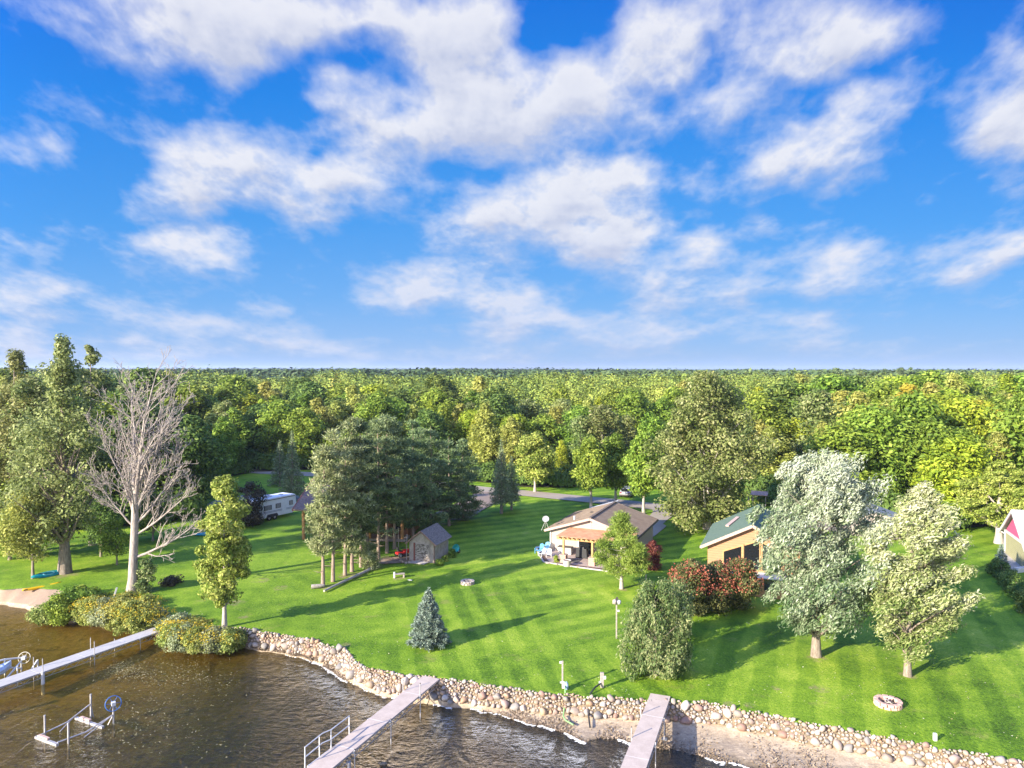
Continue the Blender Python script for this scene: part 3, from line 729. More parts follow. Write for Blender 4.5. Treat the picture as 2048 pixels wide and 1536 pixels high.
ribbon('gravel_drive', [(985,985),(965,1000),(930,1018),(890,1040)], (5.0, 6.0), .09, M['gravel'])
dp = [(1262,1006),(1292,1011),(1305,1019),(1306,1025),(1299,1033),(1288,1042),(1278,1052),(1270,1070),(1290,1082),(1308,1074),(1328,1058),(1333,1053),(1326,1049),(1332,1043),(1345,1033),(1360,1025),(1382,1021),(1430,1027),(1390,1019),(1330,1012)]
q = [G(a, b_) for a, b_ in dp]
sheet('driveway', [(p.x, p.y) for p in q][::-1], .094, M['drive'])
q = [G(a, b_) for a, b_ in [(440,997),(500,990),(640,988),(700,1000),(640,1000),(530,1004),(400,1016)]]
sheet('parking_pad', [(p.x, p.y) for p in q][::-1], .09, M['drive'])

# ================================================================== THINGS
import bmesh
M['white']   = nm('white_paint', (.52, .52, .51), (.66, .66, .65), 3, rough=.5, bmp=.05)
M['alu']     = nm('aluminium', (.45, .46, .47), (.62, .63, .64), 5, rough=.38, metal=.6, bmp=.05)
M['galv']    = nm('galvanised', (.36, .34, .33), (.58, .55, .53), 5, rough=.5, metal=.3, bmp=.1)
M['deckA']   = nm('deck_grey', (.38, .36, .345), (.50, .48, .455), 2, rough=.85, spec=.15, stretch=(1, 5, 1), bmp=.15)
M['deckB']   = nm('deck_tan', (.45, .365, .30), (.56, .465, .385), 1.6, rough=.85, bmp=.1, spec=.15)
M['wood_l']  = nm('wood_light', (.38, .21, .085), (.52, .31, .14), 3, stretch=(1, 1, 6), bmp=.1)
M['wood_or'] = nm('wood_orange', (.40, .19, .07), (.58, .31, .12), 3, stretch=(1, 1, 4), bmp=.1)
M['wood_gr'] = nm('wood_grey', (.25, .21, .185), (.43, .375, .335), 4, stretch=(1, 1, 3), bmp=.3)
M['pinkwood']= nm('bunk_wood', (.46, .30, .24), (.64, .46, .38), 4, bmp=.2)
M['black']   = mat('black_cover', (.02, .02, .022), .6)
M['dark']    = mat('dark_trim', (.05, .04, .035), .6)
M['glass']   = mat('window_glass', (.012, .014, .016), .06, spec=.8)
M['blueplastic'] = mat('blue_plastic', (.10, .33, .55), .45)
M['teal']    = nm('teal_plastic', (.0, .20, .26), (.01, .30, .38), 2, rough=.35, bmp=0)
M['yellow']  = nm('yellow_plastic', (.70, .40, .0), (.80, .50, .01), 2, rough=.4, bmp=0)
M['red']     = mat('red_paint', (.50, .02, .02), .35)
M['rubber']  = mat('rubber', (.02, .02, .02), .8)
M['bluemetal'] = mat('blue_metal', (.03, .14, .42), .4)
M['creammetal'] = mat('cream_metal', (.60, .55, .42), .5)
M['hose']    = mat('green_hose', (.20, .40, .14), .5)
M['concrete']= nm('concrete', (.36, .33, .30), (.52, .48, .44), 3, bmp=.2)
M['mulch']   = nm('mulch', (.07, .035, .025), (.18, .10, .07), 9, bmp=.8)
def fn_stone(t, b):
    a = t.node('ShaderNodeAttribute', attribute_name='tint').outputs['Fac']; r_ = t.node('ShaderNodeObjectInfo').outputs['Random']
    f = t.m('FRACT', t.m('ADD', a, r_))
    c = t.cramp(f, [(0, (.28, .22, .175)), (.16, (.41, .345, .29)), (.30, (.34, .21, .12)), (.45, (.48, .43, .375)), (.6, (.28, .165, .12)), (.74, (.37, .315, .26)), (.87, (.21, .195, .18)), (1, (.44, .30, .17))])
    n = t.noise(OC(t), 9, 4, .7); c = t.mix(t.m('MULTIPLY', t.ramp(n, .45, .75), .5), c, t.mix(.5, c, (.14, .12, .10)))
    t.l.new(c, b.inputs['Base Color']); b.inputs['Roughness'].default_value = .75; bump(t, b, n, .3, .03)
M['stone'] = mat('field_stone', fn=fn_stone)

# ------------------------------------------------------------------ stone wall along the shore
def stone_arrays(seed, sub=2):
    g = np.random.default_rng(seed); bm = bmesh.new(); bmesh.ops.create_icosphere(bm, subdivisions=sub, radius=1)
    V = np.array([v.co[:] for v in bm.verts]); Fs = np.array([[v.index for v in f.verts] for f in bm.faces]); bm.free()
    for k in range(9):      # flattened facets
        n = unit(g.normal(size=(1, 3)))[0]; dd = V @ n; lim = .50 + .34 * g.random()
        V = V - np.outer(np.maximum(dd - lim, 0), n) * .85
    V = V * (1 + .05 * g.normal(size=(len(V), 1))) * np.array([1, .78 + .2 * g.random(), .62 + .25 * g.random()])
    return V, Fs
SP = [stone_arrays(50 + i, 2) for i in range(9)]
SPL = [stone_arrays(50 + i, 1) for i in range(9)]
gs = np.random.default_rng(11)
stones = []   # x, y, z, r
GX = np.linspace(-17.0, 31.0, 1200)
def wall_at(x, t):
    """point on the stone slope, t 0 at the foot, 1 at the top"""
    a = np.interp(x, xs, yf); b_ = np.interp(x, xs, yt)
    return a + (b_ - a) * t, -1.02 + t * 1.02
cells = {}
def try_add(x, t, r, k=.74):
    y, z = wall_at(x, t); c = (int(x // .6), int(y // .6))
    for i in (-1, 0, 1):
        for j in (-1, 0, 1):
            for (x2, y2, z2, r2) in cells.get((c[0] + i, c[1] + j), ()):
                if (x - x2) ** 2 + (y - y2) ** 2 + (z - z2) ** 2 < (k * (r + r2)) ** 2: return False
    s_ = (x, y, z, r); stones.append(s_); cells.setdefault(c, []).append(s_); return True
for (px_, py_, r) in [(703,1348,.44),(720,1362,.30),(740,1370,.34),(537,1281,.30),(515,1283,.28),(868,1388,.34),(890,1396,.26),(912,1397,.28),(928,1398,.26),(1010,1408,.34),(1150,1418,.34),(1480,1446,.32),
                      (1675,1486,.36),(1690,1484,.30),(1905,1524,.40),(2020,1518,.5),(1560,1460,.32),(1800,1500,.34),(1885,1502,.30)]:
    X0 = float(G(px_, py_, -.8).x); try_add(X0, .12, r, .6)
for (r0, r1, n_, tb) in [(.24, .38, 130, 2.4), (.15, .23, 900, 1.7), (.10, .155, 14000, 1.0), (.06, .10, 40000, .8)]:
    for i in range(n_):
        try_add(gs.uniform(-22.5, 41), gs.random() ** tb * 1.03, gs.uniform(r0, r1))
stones.sort(key=lambda s_: -s_[3] / s_[1])
def in_frame(s_): return abs(s_[0] / s_[1]) * F < 1030
vis = [s_ for s_ in stones if in_frame(s_)]; hid = [s_ for s_ in stones if not in_frame(s_)]
ind = vis[:292]; rest = vis[292:] + hid
protos = []
for i, (V, Fs) in enumerate(SP):
    me = mesh_np('boulder', V, Fs, M['stone'], np.full(len(V), .0), smooth=True); protos.append(me)
px_of = lambda x, y: 1024 + x / y * F
for i, (x, y, z, r) in enumerate(ind):
    o = bpy.data.objects.new('boulder', protos[i % 9]); link(o); o.location = (x, y, z + r * .12); o.scale = (r * 1.12,) * 3
    o.rotation_euler = (gs.normal() * .3, gs.normal() * .3, gs.random() * 6.28)
    p_ = px_of(x, y)
    sect = ('left of the cove corner' if p_ < 690 else 'between cove and middle dock' if p_ < 850 else 'between middle dock and hose post' if p_ < 1130 else
            'between hose post and right dock' if p_ < 1300 else 'right of the right dock' if p_ < 1600 else 'below the right fire ring' if p_ < 1850 else 'at its right end')
    t_ = 'foot' if z < -.7 else 'middle' if z < -.3 else 'top'
    sz = 'very large boulder' if r > .30 else 'big rounded boulder' if r > .22 else 'rounded field stone'
    tag(o, f'{sz} in the wall {t_} {sect}', 'boulder', 'boulders of the shore wall')
VV = []; FF = []; TT = []; base = 0
for i, (x, y, z, r) in enumerate(rest):
    V, Fs = SPL[i % 9] if r < .16 else SP[i % 9]
    m3 = np.array((Matrix.Rotation(gs.random() * 6.28, 3, 'Z') @ Matrix.Rotation(gs.normal() * .4, 3, 'X')))
    W_ = (V * r * 1.14) @ m3.T + np.array([x, y, z + r * .12]); VV.append(W_); FF.append(Fs + base); base += len(V); TT.append(np.full(len(V), gs.random()))
me = mesh_np('riprap_stones', np.concatenate(VV), np.concatenate(FF), M['stone'], np.concatenate(TT), smooth=True)
o = bpy.data.objects.new('riprap_stones', me); link(o); tag(o, 'smaller field stones filling the wall along the shore', 'stones', None, 'stuff')
# lone rocks at the overgrown left shore
for (px_, py_, r, lab) in [(145,1242,.42,'grey rock standing in the water below the left shore bushes'),(248,1248,.30,'small pale rock half hidden under the left shore bushes'),(20,1196,.22,'small stone on the sand patch at the left edge'),(45,1190,.22,'dark lump of rock on the sand beside the yellow kayak')]:
    p = G(px_, py_, -1.2); o = bpy.data.objects.new('rock', protos[px_ % 9]); link(o); o.location = p; o.scale = (r,) * 3; o.rotation_euler = (.2, .1, px_); tag(o, lab, 'rock')

# ------------------------------------------------------------------ docks
def dock(a, b_, width, deck_mat, label, seams, posts, frame_mat, z=-.50, ramp=None):
    """a shore end, b_ lake end as pixels of the deck centre line; posts: (along metres, side, height)"""
    A = G(*a, z); B = G(*b_, z); L = (B - A).length; ang = math.atan2(B.y - A.y, B.x - A.x)
    r = empty('dock', (A.x, A.y, z), ang, label, 'dock')
    x = 0; n = 0; last = 0
    cuts = seams + [L]
    for c in cuts:
        mb = MB(); ln = c - last
        mb.box(((last + c) / 2, 0, -.03), (ln - .03, width, .05)); mb.build('deck_panel', deck_mat, r, bevel=.008)
        tr = MB(); tr.box((c, 0, -.028), (.028, width - .01, .044)); tr.build('seam_strip', M['white'], r); last = c
    for s_ in (-1, 1):
        mb = MB(); y = s_ * (width / 2 - .02)
        mb.bar((0.05, y, -.085), (L, y, -.085), .05, .055); mb.bar((.6, y, -.40), (L, y, -.40), .035)
        k = .05; up = True
        while k < L - .4:
            mb.bar((k, y, -.10 if up else -.40), (k + .40, y, -.40 if up else -.10), .022); k += .40; up = not up
        mb.build('side_truss', frame_mat, r)
    mb = MB(); k = .5
    while k < L: mb.bar((k, -width / 2, -.12), (k, width / 2, -.12), .04); k += 1.0
    mb.build('cross_bars', frame_mat, r)
    for (al, s_, top, dn, rad) in posts:
        y = s_ * (width / 2 + .06); p = MB().tube([(al, y, -dn), (al, y, top)], rad, 8)
        q = p.build('post', M['galv'] if rad < .05 else M['white'], r)
        if rad < .05: MB().tube([(al, y, top), (al, y, top + .03)], rad * 1.3, 8).build('cap', M['dark'], q)
        MB().box((al, s_ * (width / 2 + .03), -.09), (.12, .09, .14)).build('bracket', frame_mat, r)
        if rad < .05: MB().box((al, y, -dn), (.30, .30, .03)).build('foot_pad', frame_mat, r)
    return r, L, ang
# left dock: grey, runs out of the picture
dL, LL, _ = dock((318, 1257), (-40, 1380), 1.22, M['deckA'], 'long light grey dock on the left, leading out from the shore bushes', [3.0, 6.1, 9.2, 12.3],
     [(3.2, -1, .12, 1.2, .025), (5.5, 1, .95, 1.7, .028), (5.0, -1, .8, 1.6, .028), (8.9, -1, .75, 1.9, .03), (9.0, 1, .95, 1.9, .03), (9.0, 1, .05, 1.9, .12), (12.8, 1, .02, 1.8, .02), (13.2, 1, .10, 2.0, .15), (2.0, 1, -.1, 1.0, .025)], M['alu'])
dM, LM, _ = dock((863, 1354), (600, 1567), 1.22, M['deckB'], 'tan dock with a white handrail at its side, nearest dock to the middle', [2.5, 6.2, 9.3, 12.4],
     [(2.6, 1, .75, 1.7, .03), (2.4, -1, .65, 1.6, .03), (5.9, 1, .05, 2.3, .03), (9.4, 1, .05, 2.6, .03), (12.5, 1, .05, 2.8, .03), (6.2, -1, -.05, 2.3, .03)], M['alu'], z=.06)
MB().tube([(9.9, .68, -2.2), (9.9, .68, -.35)], .10, 10).build('foot_pad', M['galv'], dM)
# handrail of the middle dock (ladder rail); fastened to its left side
hr = MB(); y0 = -.67
xa, xb = 8.0, 11.4
for xx, h0, h1 in ((xa, -.1, .95), ((xa + xb) / 2 - .1, -.15, .95), ((xa + xb) / 2 + .55, -.3, .85), (xb, -.35, .85)):
    hr.tube([(xx, y0 - (.0 if xx < 9.8 else .25), h0), (xx, y0 - (.0 if xx < 9.8 else .25), h1)], .03, 8)
for zz in (.93, .42): hr.tube([(xa, y0, zz), ((xa + xb) / 2 - .1, y0, zz), ((xa + xb) / 2 + .3, y0 - .25, zz - .05), (xb, y0 - .25, zz - .1)], .03, 8)
hr.tube([((xa + xb) / 2 - .1, y0, -.08), (xb, y0 - .1, -.12)], .035, 8)
hr.build('handrail', M['white'], dM)
dR, LR, _ = dock((1321, 1389), (1262, 1548), 1.22, M['deckB'], 'short tan dock on the right, reaching over the sand into the water', [2.9, 7.6],
     [(2.9, -1, .55, 1.3, .03), (5.7, -1, .55, 1.8, .03), (5.9, 1, .10, 1.9, .03), (8.6, 1, .1, 2.2, .03), (2.9, 1, .02, 1.2, .03)], M['alu'], z=.06)

# ------------------------------------------------------------------ boat lifts
def wheel_mesh(parent, c, r, axis, m, name='wheel', hub_m=None):
    ax = Vector(axis).normalized(); x = ax.orthogonal().normalized(); y = ax.cross(x)
    w_ = MB(); w_.ring(c, r, .024, 32, axis); wh = w_.build(name, m, parent)
    s_ = MB()
    for k in range(3):
        a = R(60 * k + 20); e = x * math.cos(a) + y * math.sin(a); s_.tube([Vector(c) - e * r, Vector(c) + e * r], .012, 6)
    s_.build('spokes', m, wh)
    hb = MB(); hb.box(Vector(c) + ax * .05, (.30, .22, .20), rz=math.atan2(ax.y, ax.x)); hb.build('winch_box', hub_m or M['white'], wh)
P1, P2_, P3, P4 = G(90, 1473, WZ), G(137, 1487, WZ), G(182, 1435, WZ), G(227, 1447, WZ)
lift = empty('boat_lift', (P2_.x, P2_.y, WZ), 0, 'empty open boat lift frame with a blue wheel, standing in the shallow cove', 'boat lift')
def rel(p, o): return Vector(p) - Vector(o.location)
for p, h in ((P1, 1.25), (P2_, 1.2), (P3, 1.45), (P4, 1.2)):
    q = rel(p, lift); MB().tube([(q.x, q.y, -1.0), (q.x, q.y, h)], .055, 8).build('post', M['galv'], lift)
F1, F2, B1, B2 = [rel(G(*q, WZ), lift) for q in ((72, 1476), (115, 1492), (152, 1438), (206, 1457))]
for a_, b__ in ((F1, F2), (B1, B2)):
    MB().bar(a_ + Vector((0, 0, .05)), b__ + Vector((0, 0, .05)), .16, .16).build('cross_beam', M['galv'], lift)
    c_ = a_.lerp(b__, .35); e_ = (b__ - a_).normalized()
    MB().bar(c_ - e_ * .45 + Vector((0, .03, .20)), c_ + e_ * .45 + Vector((0, .03, .20)), .16, .10).build('bunk', M['pinkwood'], lift)
q3, q4 = rel(P3, lift) + Vector((0, 0, .85)), rel(P4, lift) + Vector((0, 0, .55))
for a_, b__ in ((F1 + Vector((.3, 0, .2)), q3), (F2 + Vector((0, 0, .2)), q4)):
    mid = a_.lerp(b__, .5) - Vector((0, 0, .22)); MB().tube([a_, mid, b__], .04, 8).build('side_rail', M['galv'], lift)
MB().tube([q4, rel(G(168, 1475, WZ), lift)], .03, 6).build('brace', M['galv'], lift)
MB().tube([q3, rel(G(186, 1432, WZ), lift) + Vector((.1, -.1, -.1))], .03, 6).build('brace', M['galv'], lift)
MB().tube([rel(G(150, 1438, WZ), lift) + Vector((0, 0, .2)), rel(G(120, 1463, WZ), lift)], .03, 6).build('brace', M['galv'], lift)
MB().tube([q4, rel(G(216, 1450, WZ), lift)], .035, 6).build('brace', M['galv'], lift)
wc = rel(P4, lift) + Vector((0, 0, 1.22)); wheel_mesh(lift, wc, .43, (.55, -.75, .25), M['bluemetal'])
# second lift behind the left dock
Q = G(43, 1342, WZ); lift2 = empty('boat_lift', (Q.x, Q.y, WZ), 0, 'white boat lift with a cream wheel behind the left dock, at the left edge', 'boat lift')
def at2(px_, py_, h): return rel(G(px_, py_, WZ), lift2) + Vector((0, 0, h))
for a_, h in (((10, 1350), 1.15), ((43, 1342), 1.0), ((76, 1342), .8), ((-30, 1360), 1.1), ((35, 1352), .7)):
    q = at2(*a_, 0); MB().tube([(q.x, q.y, -1), (q.x, q.y, h)], .05, 8).build('post', M['white'], lift2)
for a_, b__ in ((at2(10, 1350, 1.1), at2(43, 1342, .95)), (at2(10, 1350, .55), at2(43, 1342, .2)), (at2(-30, 1360, 1.1), at2(10, 1350, 1.1)), (at2(12, 1358, .0), at2(43, 1342, .7)), (at2(64, 1346, .3), at2(76, 1342, .8))):
    MB().bar(a_, b__, .09).build('rail', M['white'], lift2)
wheel_mesh(lift2, at2(49, 1342, .95), .38, (.2, -.9, .25), M['creammetal'])
# personal watercraft carried by the second lift, only its tail shows
Q = G(-26, 1364, WZ); pw = empty('watercraft', (Q.x, Q.y, WZ + .25), R(60), 'pale blue personal watercraft cut off by the left edge beside the left dock', 'watercraft')
hull = MB(); prof = [(-1.3, .30, .0), (-.9, .52, .0), (0, .58, 0), (.9, .42, .05), (1.5, .06, .22)]
vs = []; 
for (x_, w_, zb) in prof:
    vs += [(x_, -w_, .32 + zb), (x_, -w_ * .75, zb), (x_, w_ * .75, zb), (x_, w_, .32 + zb), (x_, w_ * .6, .52 + zb), (x_, -w_ * .6, .52 + zb)]
fs = []
for i in range(4):
    for k in range(6): fs.append((i * 6 + k, i * 6 + (k + 1) % 6, (i + 1) * 6 + (k + 1) % 6, (i + 1) * 6 + k))
fs += [tuple(range(5, -1, -1)), tuple(range(24, 30))]
hull.add(vs, fs); hull.build('hull', nm('pale_blue_hull', (.36, .44, .58), (.50, .58, .70), 2, rough=.3, bmp=0), pw, bevel=.03)
MB().box((-.35, 0, .62), (1.1, .36, .2), taper=.8).build('seat', M['black'], pw, bevel=.04)
MB().tube([(.35, -.35, .85), (.4, 0, .8), (.35, .35, .85)], .03, 6).build('handlebar', M['dark'], pw)

# duck near the middle dock
Q = G(767, 1529, WZ); dk = empty('duck', (Q.x, Q.y, WZ), R(10), 'small brown duck swimming on the dark water right of the middle dock', 'duck')
b_ = MB(); b_.lathe([(.0, -.03), (.10, -.02), (.12, .04), (.09, .10), (.0, .12)], n=14); o = b_.build('body', nm('duck_feathers', (.10, .07, .04), (.32, .25, .17), 20), dk); o.scale = (1.9, 1, 1)
b_ = MB(); b_.tube([(.16, 0, .06), (.20, 0, .15), (.22, 0, .20)], [.05, .04, .045], 8); b_.tube([(.20, 0, .20), (.30, 0, .20)], [.045, .012], 8); b_.build('head', nm('duck_head', (.09, .06, .035), (.2, .15, .09), 20), dk)
b_ = MB(); b_.tube([(-.18, 0, .07), (-.30, 0, .11)], [.05, .012], 6); b_.build('tail', nm('duck_tail', (.10, .07, .04), (.32, .25, .17), 20), dk)

# ------------------------------------------------------------------ kayaks
def kayak(loc, rz, tilt, L, W_, m, label, seat=True):
    r = empty('kayak', loc, rz, label, 'kayak'); r.rotation_euler = (tilt, 0, rz)
    n = 11; vs = []; fs = []
    for i in range(n):
        t = i / (n - 1) * 2 - 1; w_ = W_ / 2 * (1 - abs(t) ** 2.3) + .02; rise = .10 * abs(t) ** 2.5; x_ = t * L / 2
        vs += [(x_, -w_, .17 + rise), (x_, -w_ * .65, .03 + rise), (x_, 0, rise), (x_, w_ * .65, .03 + rise), (x_, w_, .17 + rise), (x_, w_ * .5, .23 + rise * .9), (x_, -w_ * .5, .23 + rise * .9)]
    for i in range(n - 1):
        for k in range(7): fs.append((i * 7 + k, (i + 1) * 7 + k, (i + 1) * 7 + (k + 1) % 7, i * 7 + (k + 1) % 7))
    fs += [tuple(range(7)), tuple((n - 1) * 7 + k for k in range(6, -1, -1))]
    MB().add(vs, fs, True).build('hull', m, r)
    if seat:
        b_ = MB(); b_.lathe([(.30, .235), (.33, .275), (.27, .275), (.24, .20), (.0, .17)], n=20, sy=.72); o = b_.build('cockpit', mat('cockpit_' + label[:4], tuple(min(1, c * 2.2 + .05) for c in m.node_tree.nodes['Principled BSDF'].inputs['Base Color'].default_value[:3]) if False else (.16, .45, .52), .5), r); o.scale = (1.6, 1, 1)
    else:
        MB().box((-L * .42, 0, .20), (.35, W_ * .5, .1)).build('end_cap', M['black'], r, bevel=.02)
    return r
Q = G(97, 1153); kayak((Q.x, Q.y, .12), R(52), R(28), 3.0, .78, M['teal'], 'teal blue kayak leaning on its side at the foot of the big cottonwood')
Q = G(84, 1178, -.25); kayak((Q.x, Q.y, -.20), R(48), 0, 3.1, .62, M['yellow'], 'yellow kayak lying on the sand near the water at the left', False)
Q = G(410, 1071); kayak((Q.x, Q.y, .05), R(15), R(15), 2.8, .7, M['teal'], 'teal kayak on the shaded grass behind the dead tree')

# ------------------------------------------------------------------ fire rings, stumps, logs, posts
def fire_ring(loc, r, n, courses, m, label, rubble):
    e = empty('fire_ring', loc, 0, label, 'fire ring')
    for c in range(courses):
        for k in range(n):
            a = 2 * math.pi * (k + .5 * (c % 2)) / n
            MB().box((r * math.cos(a), r * math.sin(a), .09 + c * .165), (.26, 2 * math.pi * r / n - .02, .15), rz=a).build('block', m, e, bevel=.02)
    b_ = MB(); b_.lathe([(0, .10), (r - .1, .06)], n=20); b_.build('ash_bed', nm('ash' + str(n), (.05, .045, .04), (.18, .15, .13), 9), e)
    g = random.Random(n)
    for k in range(rubble):
        a = g.random() * 6.28; q = g.random() * (r - .28)
        MB().tube([(q * math.cos(a), q * math.sin(a), .16), (q * math.cos(a) + g.uniform(-.35, .35), q * math.sin(a) + g.uniform(-.35, .35), .20 + g.random() * .16)], [.05, .04], 6).build('log', M['wood_gr'] if k % 3 else M['dark'], e)
    return e
M['blk_grey'] = nm('block_grey', (.34, .28, .24), (.52, .44, .38), 6, bmp=.4)
M['blk_pink'] = nm('block_pink', (.46, .27, .21), (.66, .46, .37), 6, bmp=.4)
Q = G(935, 1168); fire_ring((Q.x, Q.y, 0), .52, 11, 2, M['blk_grey'], 'grey block fire ring on the open lawn left of the tan house', 3)
Q = G(1776, 1411); fire_ring((Q.x, Q.y, 0), .64, 12, 2, M['blk_pink'], 'pinkish block fire ring full of sticks, above the right end of the stone wall', 14)
Q = G(797, 1155); bn = empty('garden_bench', (Q.x, Q.y, 0), 0, 'small weathered plank bench with a white end on the lawn in front of the shed', 'bench')
MB().box((.1, 0, .36), (1.0, .40, .08), rz=.25).build('seat', M['wood_gr'], bn, bevel=.02)
MB().box((-.38, -.12, .28), (.16, .16, .56)).build('leg', M['white'], bn); MB().box((.5, .12, .16), (.14, .3, .32)).build('leg', M['wood_gr'], bn)
Q = G(820, 1161); lw = MB(); lw.box((0, 0, 0.05), (.45, .10, .07), rz=-.4); o = lw.build('plank', M['white']); o.location = (Q.x, Q.y, 0); tag(o, 'short white board lying in the grass in front of the shed', 'plank')
A = G(648, 1182, .12); B = G(745, 1136, .12); mb = MB(); mb.tube([A, A.lerp(B, .33) + Vector((0, .1, 0)), A.lerp(B, .7), B], [.10, .12, .13, .15], 10)
tag(mb.build('fallen_log', M['bark_pale']), 'long pale fallen trunk lying in the grass in front of the pines', 'log')
Q = G(633, 1173, .15); mb = MB(); mb.tube([Q + Vector((-.45, -.1, 0)), Q + Vector((.15, .05, .02)), Q + Vector((.6, .35, -.02))], [.22, .20, .13], 9); tag(mb.build('stump', M['bark_pale']), 'short grey stump at the foot of the leftmost pine', 'stump')
def post(px_, py_, h, w_, lean, label, name='post', z0=0):
    Q = G(px_, py_, z0); mb = MB(); mb.bar(Q - Vector((0, 0, .3)), Q + Vector((lean[0], lean[1], h)), w_); return tag(mb.build(name, M['wood_gr'] if w_ > .05 else M['galv'], bevel=.01), label, 'post')
o = post(222, 1203, 1.15, .14, (.42, .2), 'leaning pale grey post at the back of the left shore bushes'); o.data.materials[0] = M['white']
o = post(1870, 1482, .42, .16, (0, 0), 'short pale grey marker post behind the right end of the stone wall'); o.data.materials[0] = M['white']
post(1292, 1160, .5, .10, (0, 0), 'short grey stake on the lawn behind the willow bush'); 
# flood light post by the willow bush
Q = G(1233, 1277); lp = empty('light_post', (Q.x, Q.y, 0), 0, 'tall grey post with lamp housings on top, left of the willow bush', 'light post')
MB().box((0, 0, 1.35), (.10, .10, 2.7)).build('pole', M['wood_gr'], lp, bevel=.015)
MB().lathe([(.10, 0), (.19, .02), (.17, .26), (.05, .34), (0, .35)], (-.14, -.05, 2.62), 14).build('lamp_housing', M['wood_gr'], lp)
MB().lathe([(.0, 0), (.17, .02), (.17, .24), (.05, .30), (0, .31)], (.16, .02, 2.58), 14).build('lamp_housing', M['white'], lp)
MB().box((.03, .0, 3.02), (.22, .22, .16), taper=.4).build('cap', M['dark'], lp); MB().box((.12, -.05, 2.1), (.16, .1, .12)).build('switch_box', M['white'], lp)
# shore posts
Q = G(1125, 1376); sp = empty('hose_post', (Q.x, Q.y, 0), 0, 'pale post with a spigot, blue cloth and green hose above the stone wall', 'post')
MB().box((0, 0, .85), (.10, .10, 1.75)).build('pole', M['wood_gr'], sp, bevel=.01); MB().box((.08, -.06, .22), (.14, .12, .42)).build('outlet_box', M['white'], sp, bevel=.02); MB().box((-.06, -.05, .38), (.2, .08, .08)).build('outlet_box', M['white'], sp)
MB().lathe([(0, 0), (.09, .02), (.09, .12), (0, .15)], (-.1, 0, 1.55), 10).build('lamp', M['white'], sp)
b_ = MB(); b_.lathe([(.04, 0), (.13, .1), (.12, .38), (.04, .52), (0, .53)], (.24, -.16, -.05), 9); b_.build('cloth', nm('blue_cloth', (.06, .16, .38), (.45, .55, .65), 9), sp)
hp = [G(1130, 1376, .1), G(1130, 1386, -.05), G(1131, 1398, -.35), G(1129, 1415, -.80), G(1127, 1438, -1.10), G(1131, 1446, -1.13), G(1147, 1455, -1.17)]
hp = [p + Vector((0, 0, .16)) for p in hp]
tag(MB().tube(hp, .045, 8).build('garden_hose', M['hose']), 'pale green hose hanging from the shore post down the stones to the sand', 'hose')
Q = G(1204, 1374); sq = empty('power_post', (Q.x, Q.y, 0), 0, 'short thick grey post with an outlet box behind the stone wall', 'post')
MB().box((0, 0, .45), (.22, .16, .95)).build('pole', M['wood_gr'], sq, bevel=.01); MB().box((.16, -.04, .62), (.16, .12, .18)).build('outlet_box', M['white'], sq); MB().box((-.14, -.04, .3), (.12, .1, .14)).build('outlet_box', M['white'], sq)
cp = [G(1203, 1371, .1), G(1190, 1380, .05), G(1181, 1392, -.15), G(1176, 1408, -.55), G(1177, 1425, -.95), G(1178, 1445, -1.1), G(1180, 1460, -1.2)]
tag(MB().tube([p + Vector((0, 0, .17)) for p in cp], .05, 8).build('power_cable', M['black']), 'dark corrugated pipe running from the short post over the stones to the sand', 'cable')

# ------------------------------------------------------------------ buildings
A23 = R(-23.5)
def roof_pair(r, w_, y0, y1, ze, zr, th, m, ribs=None, name='roof', over=0):
    for s_ in (-1, 1):
        mb = MB(); sl = Vector((s_ * w_, 0, ze - zr)); ln = sl.length; nrm = Vector((-(ze - zr) * s_, 0, w_)).normalized() 
        a = Vector((0, y0, zr)); poly = [a, a + sl, a + sl + nrm * th, a + nrm * th]
        mb.extrude(poly, (0, y1 - y0, 0))
        if ribs:
            k = y0 + .1
            while k < y1 - .05:
                mb.bar(a + nrm * (th + .012) + Vector((0, k - y0, 0)), a + sl * .995 + nrm * (th + .012) + Vector((0, k - y0, 0)), .05, .035, up=nrm); k += ribs
        mb.build('roof_slope', m, r)
def gable_walls(w_, y0, y1, ze, zr):
    mb = MB(); prof = [(-w_, 0), (w_, 0), (w_, ze), (0, zr), (-w_, ze)]
    vs = [(x, y0, z) for x, z in prof] + [(x, y1, z) for x, z in prof]
    mb.add(vs, [(0, 1, 2, 3, 4), (9, 8, 7, 6, 5), (1, 6, 7, 2), (5, 0, 4, 9)]); return mb
def siding(c1, c2, per=.18, vert=False, obj=True):
    def fn(t, b):
        p = OC(t); z = t.xyz(p)[0 if vert else 2]
        s_ = t.m('FRACT', t.m('DIVIDE', z, per)); ln = t.ramp(s_, .0, .12)
        n = t.noise(p, 2.5, 5, .6)
        t.l.new(t.mix(t.m('SUBTRACT', 1.0, ln), t.mix(n, c1, c2), tuple(q * .55 for q in c1)), b.inputs['Base Color']); bump(t, b, ln, .5, .02); b.inputs['Roughness'].default_value = .7
    return fn
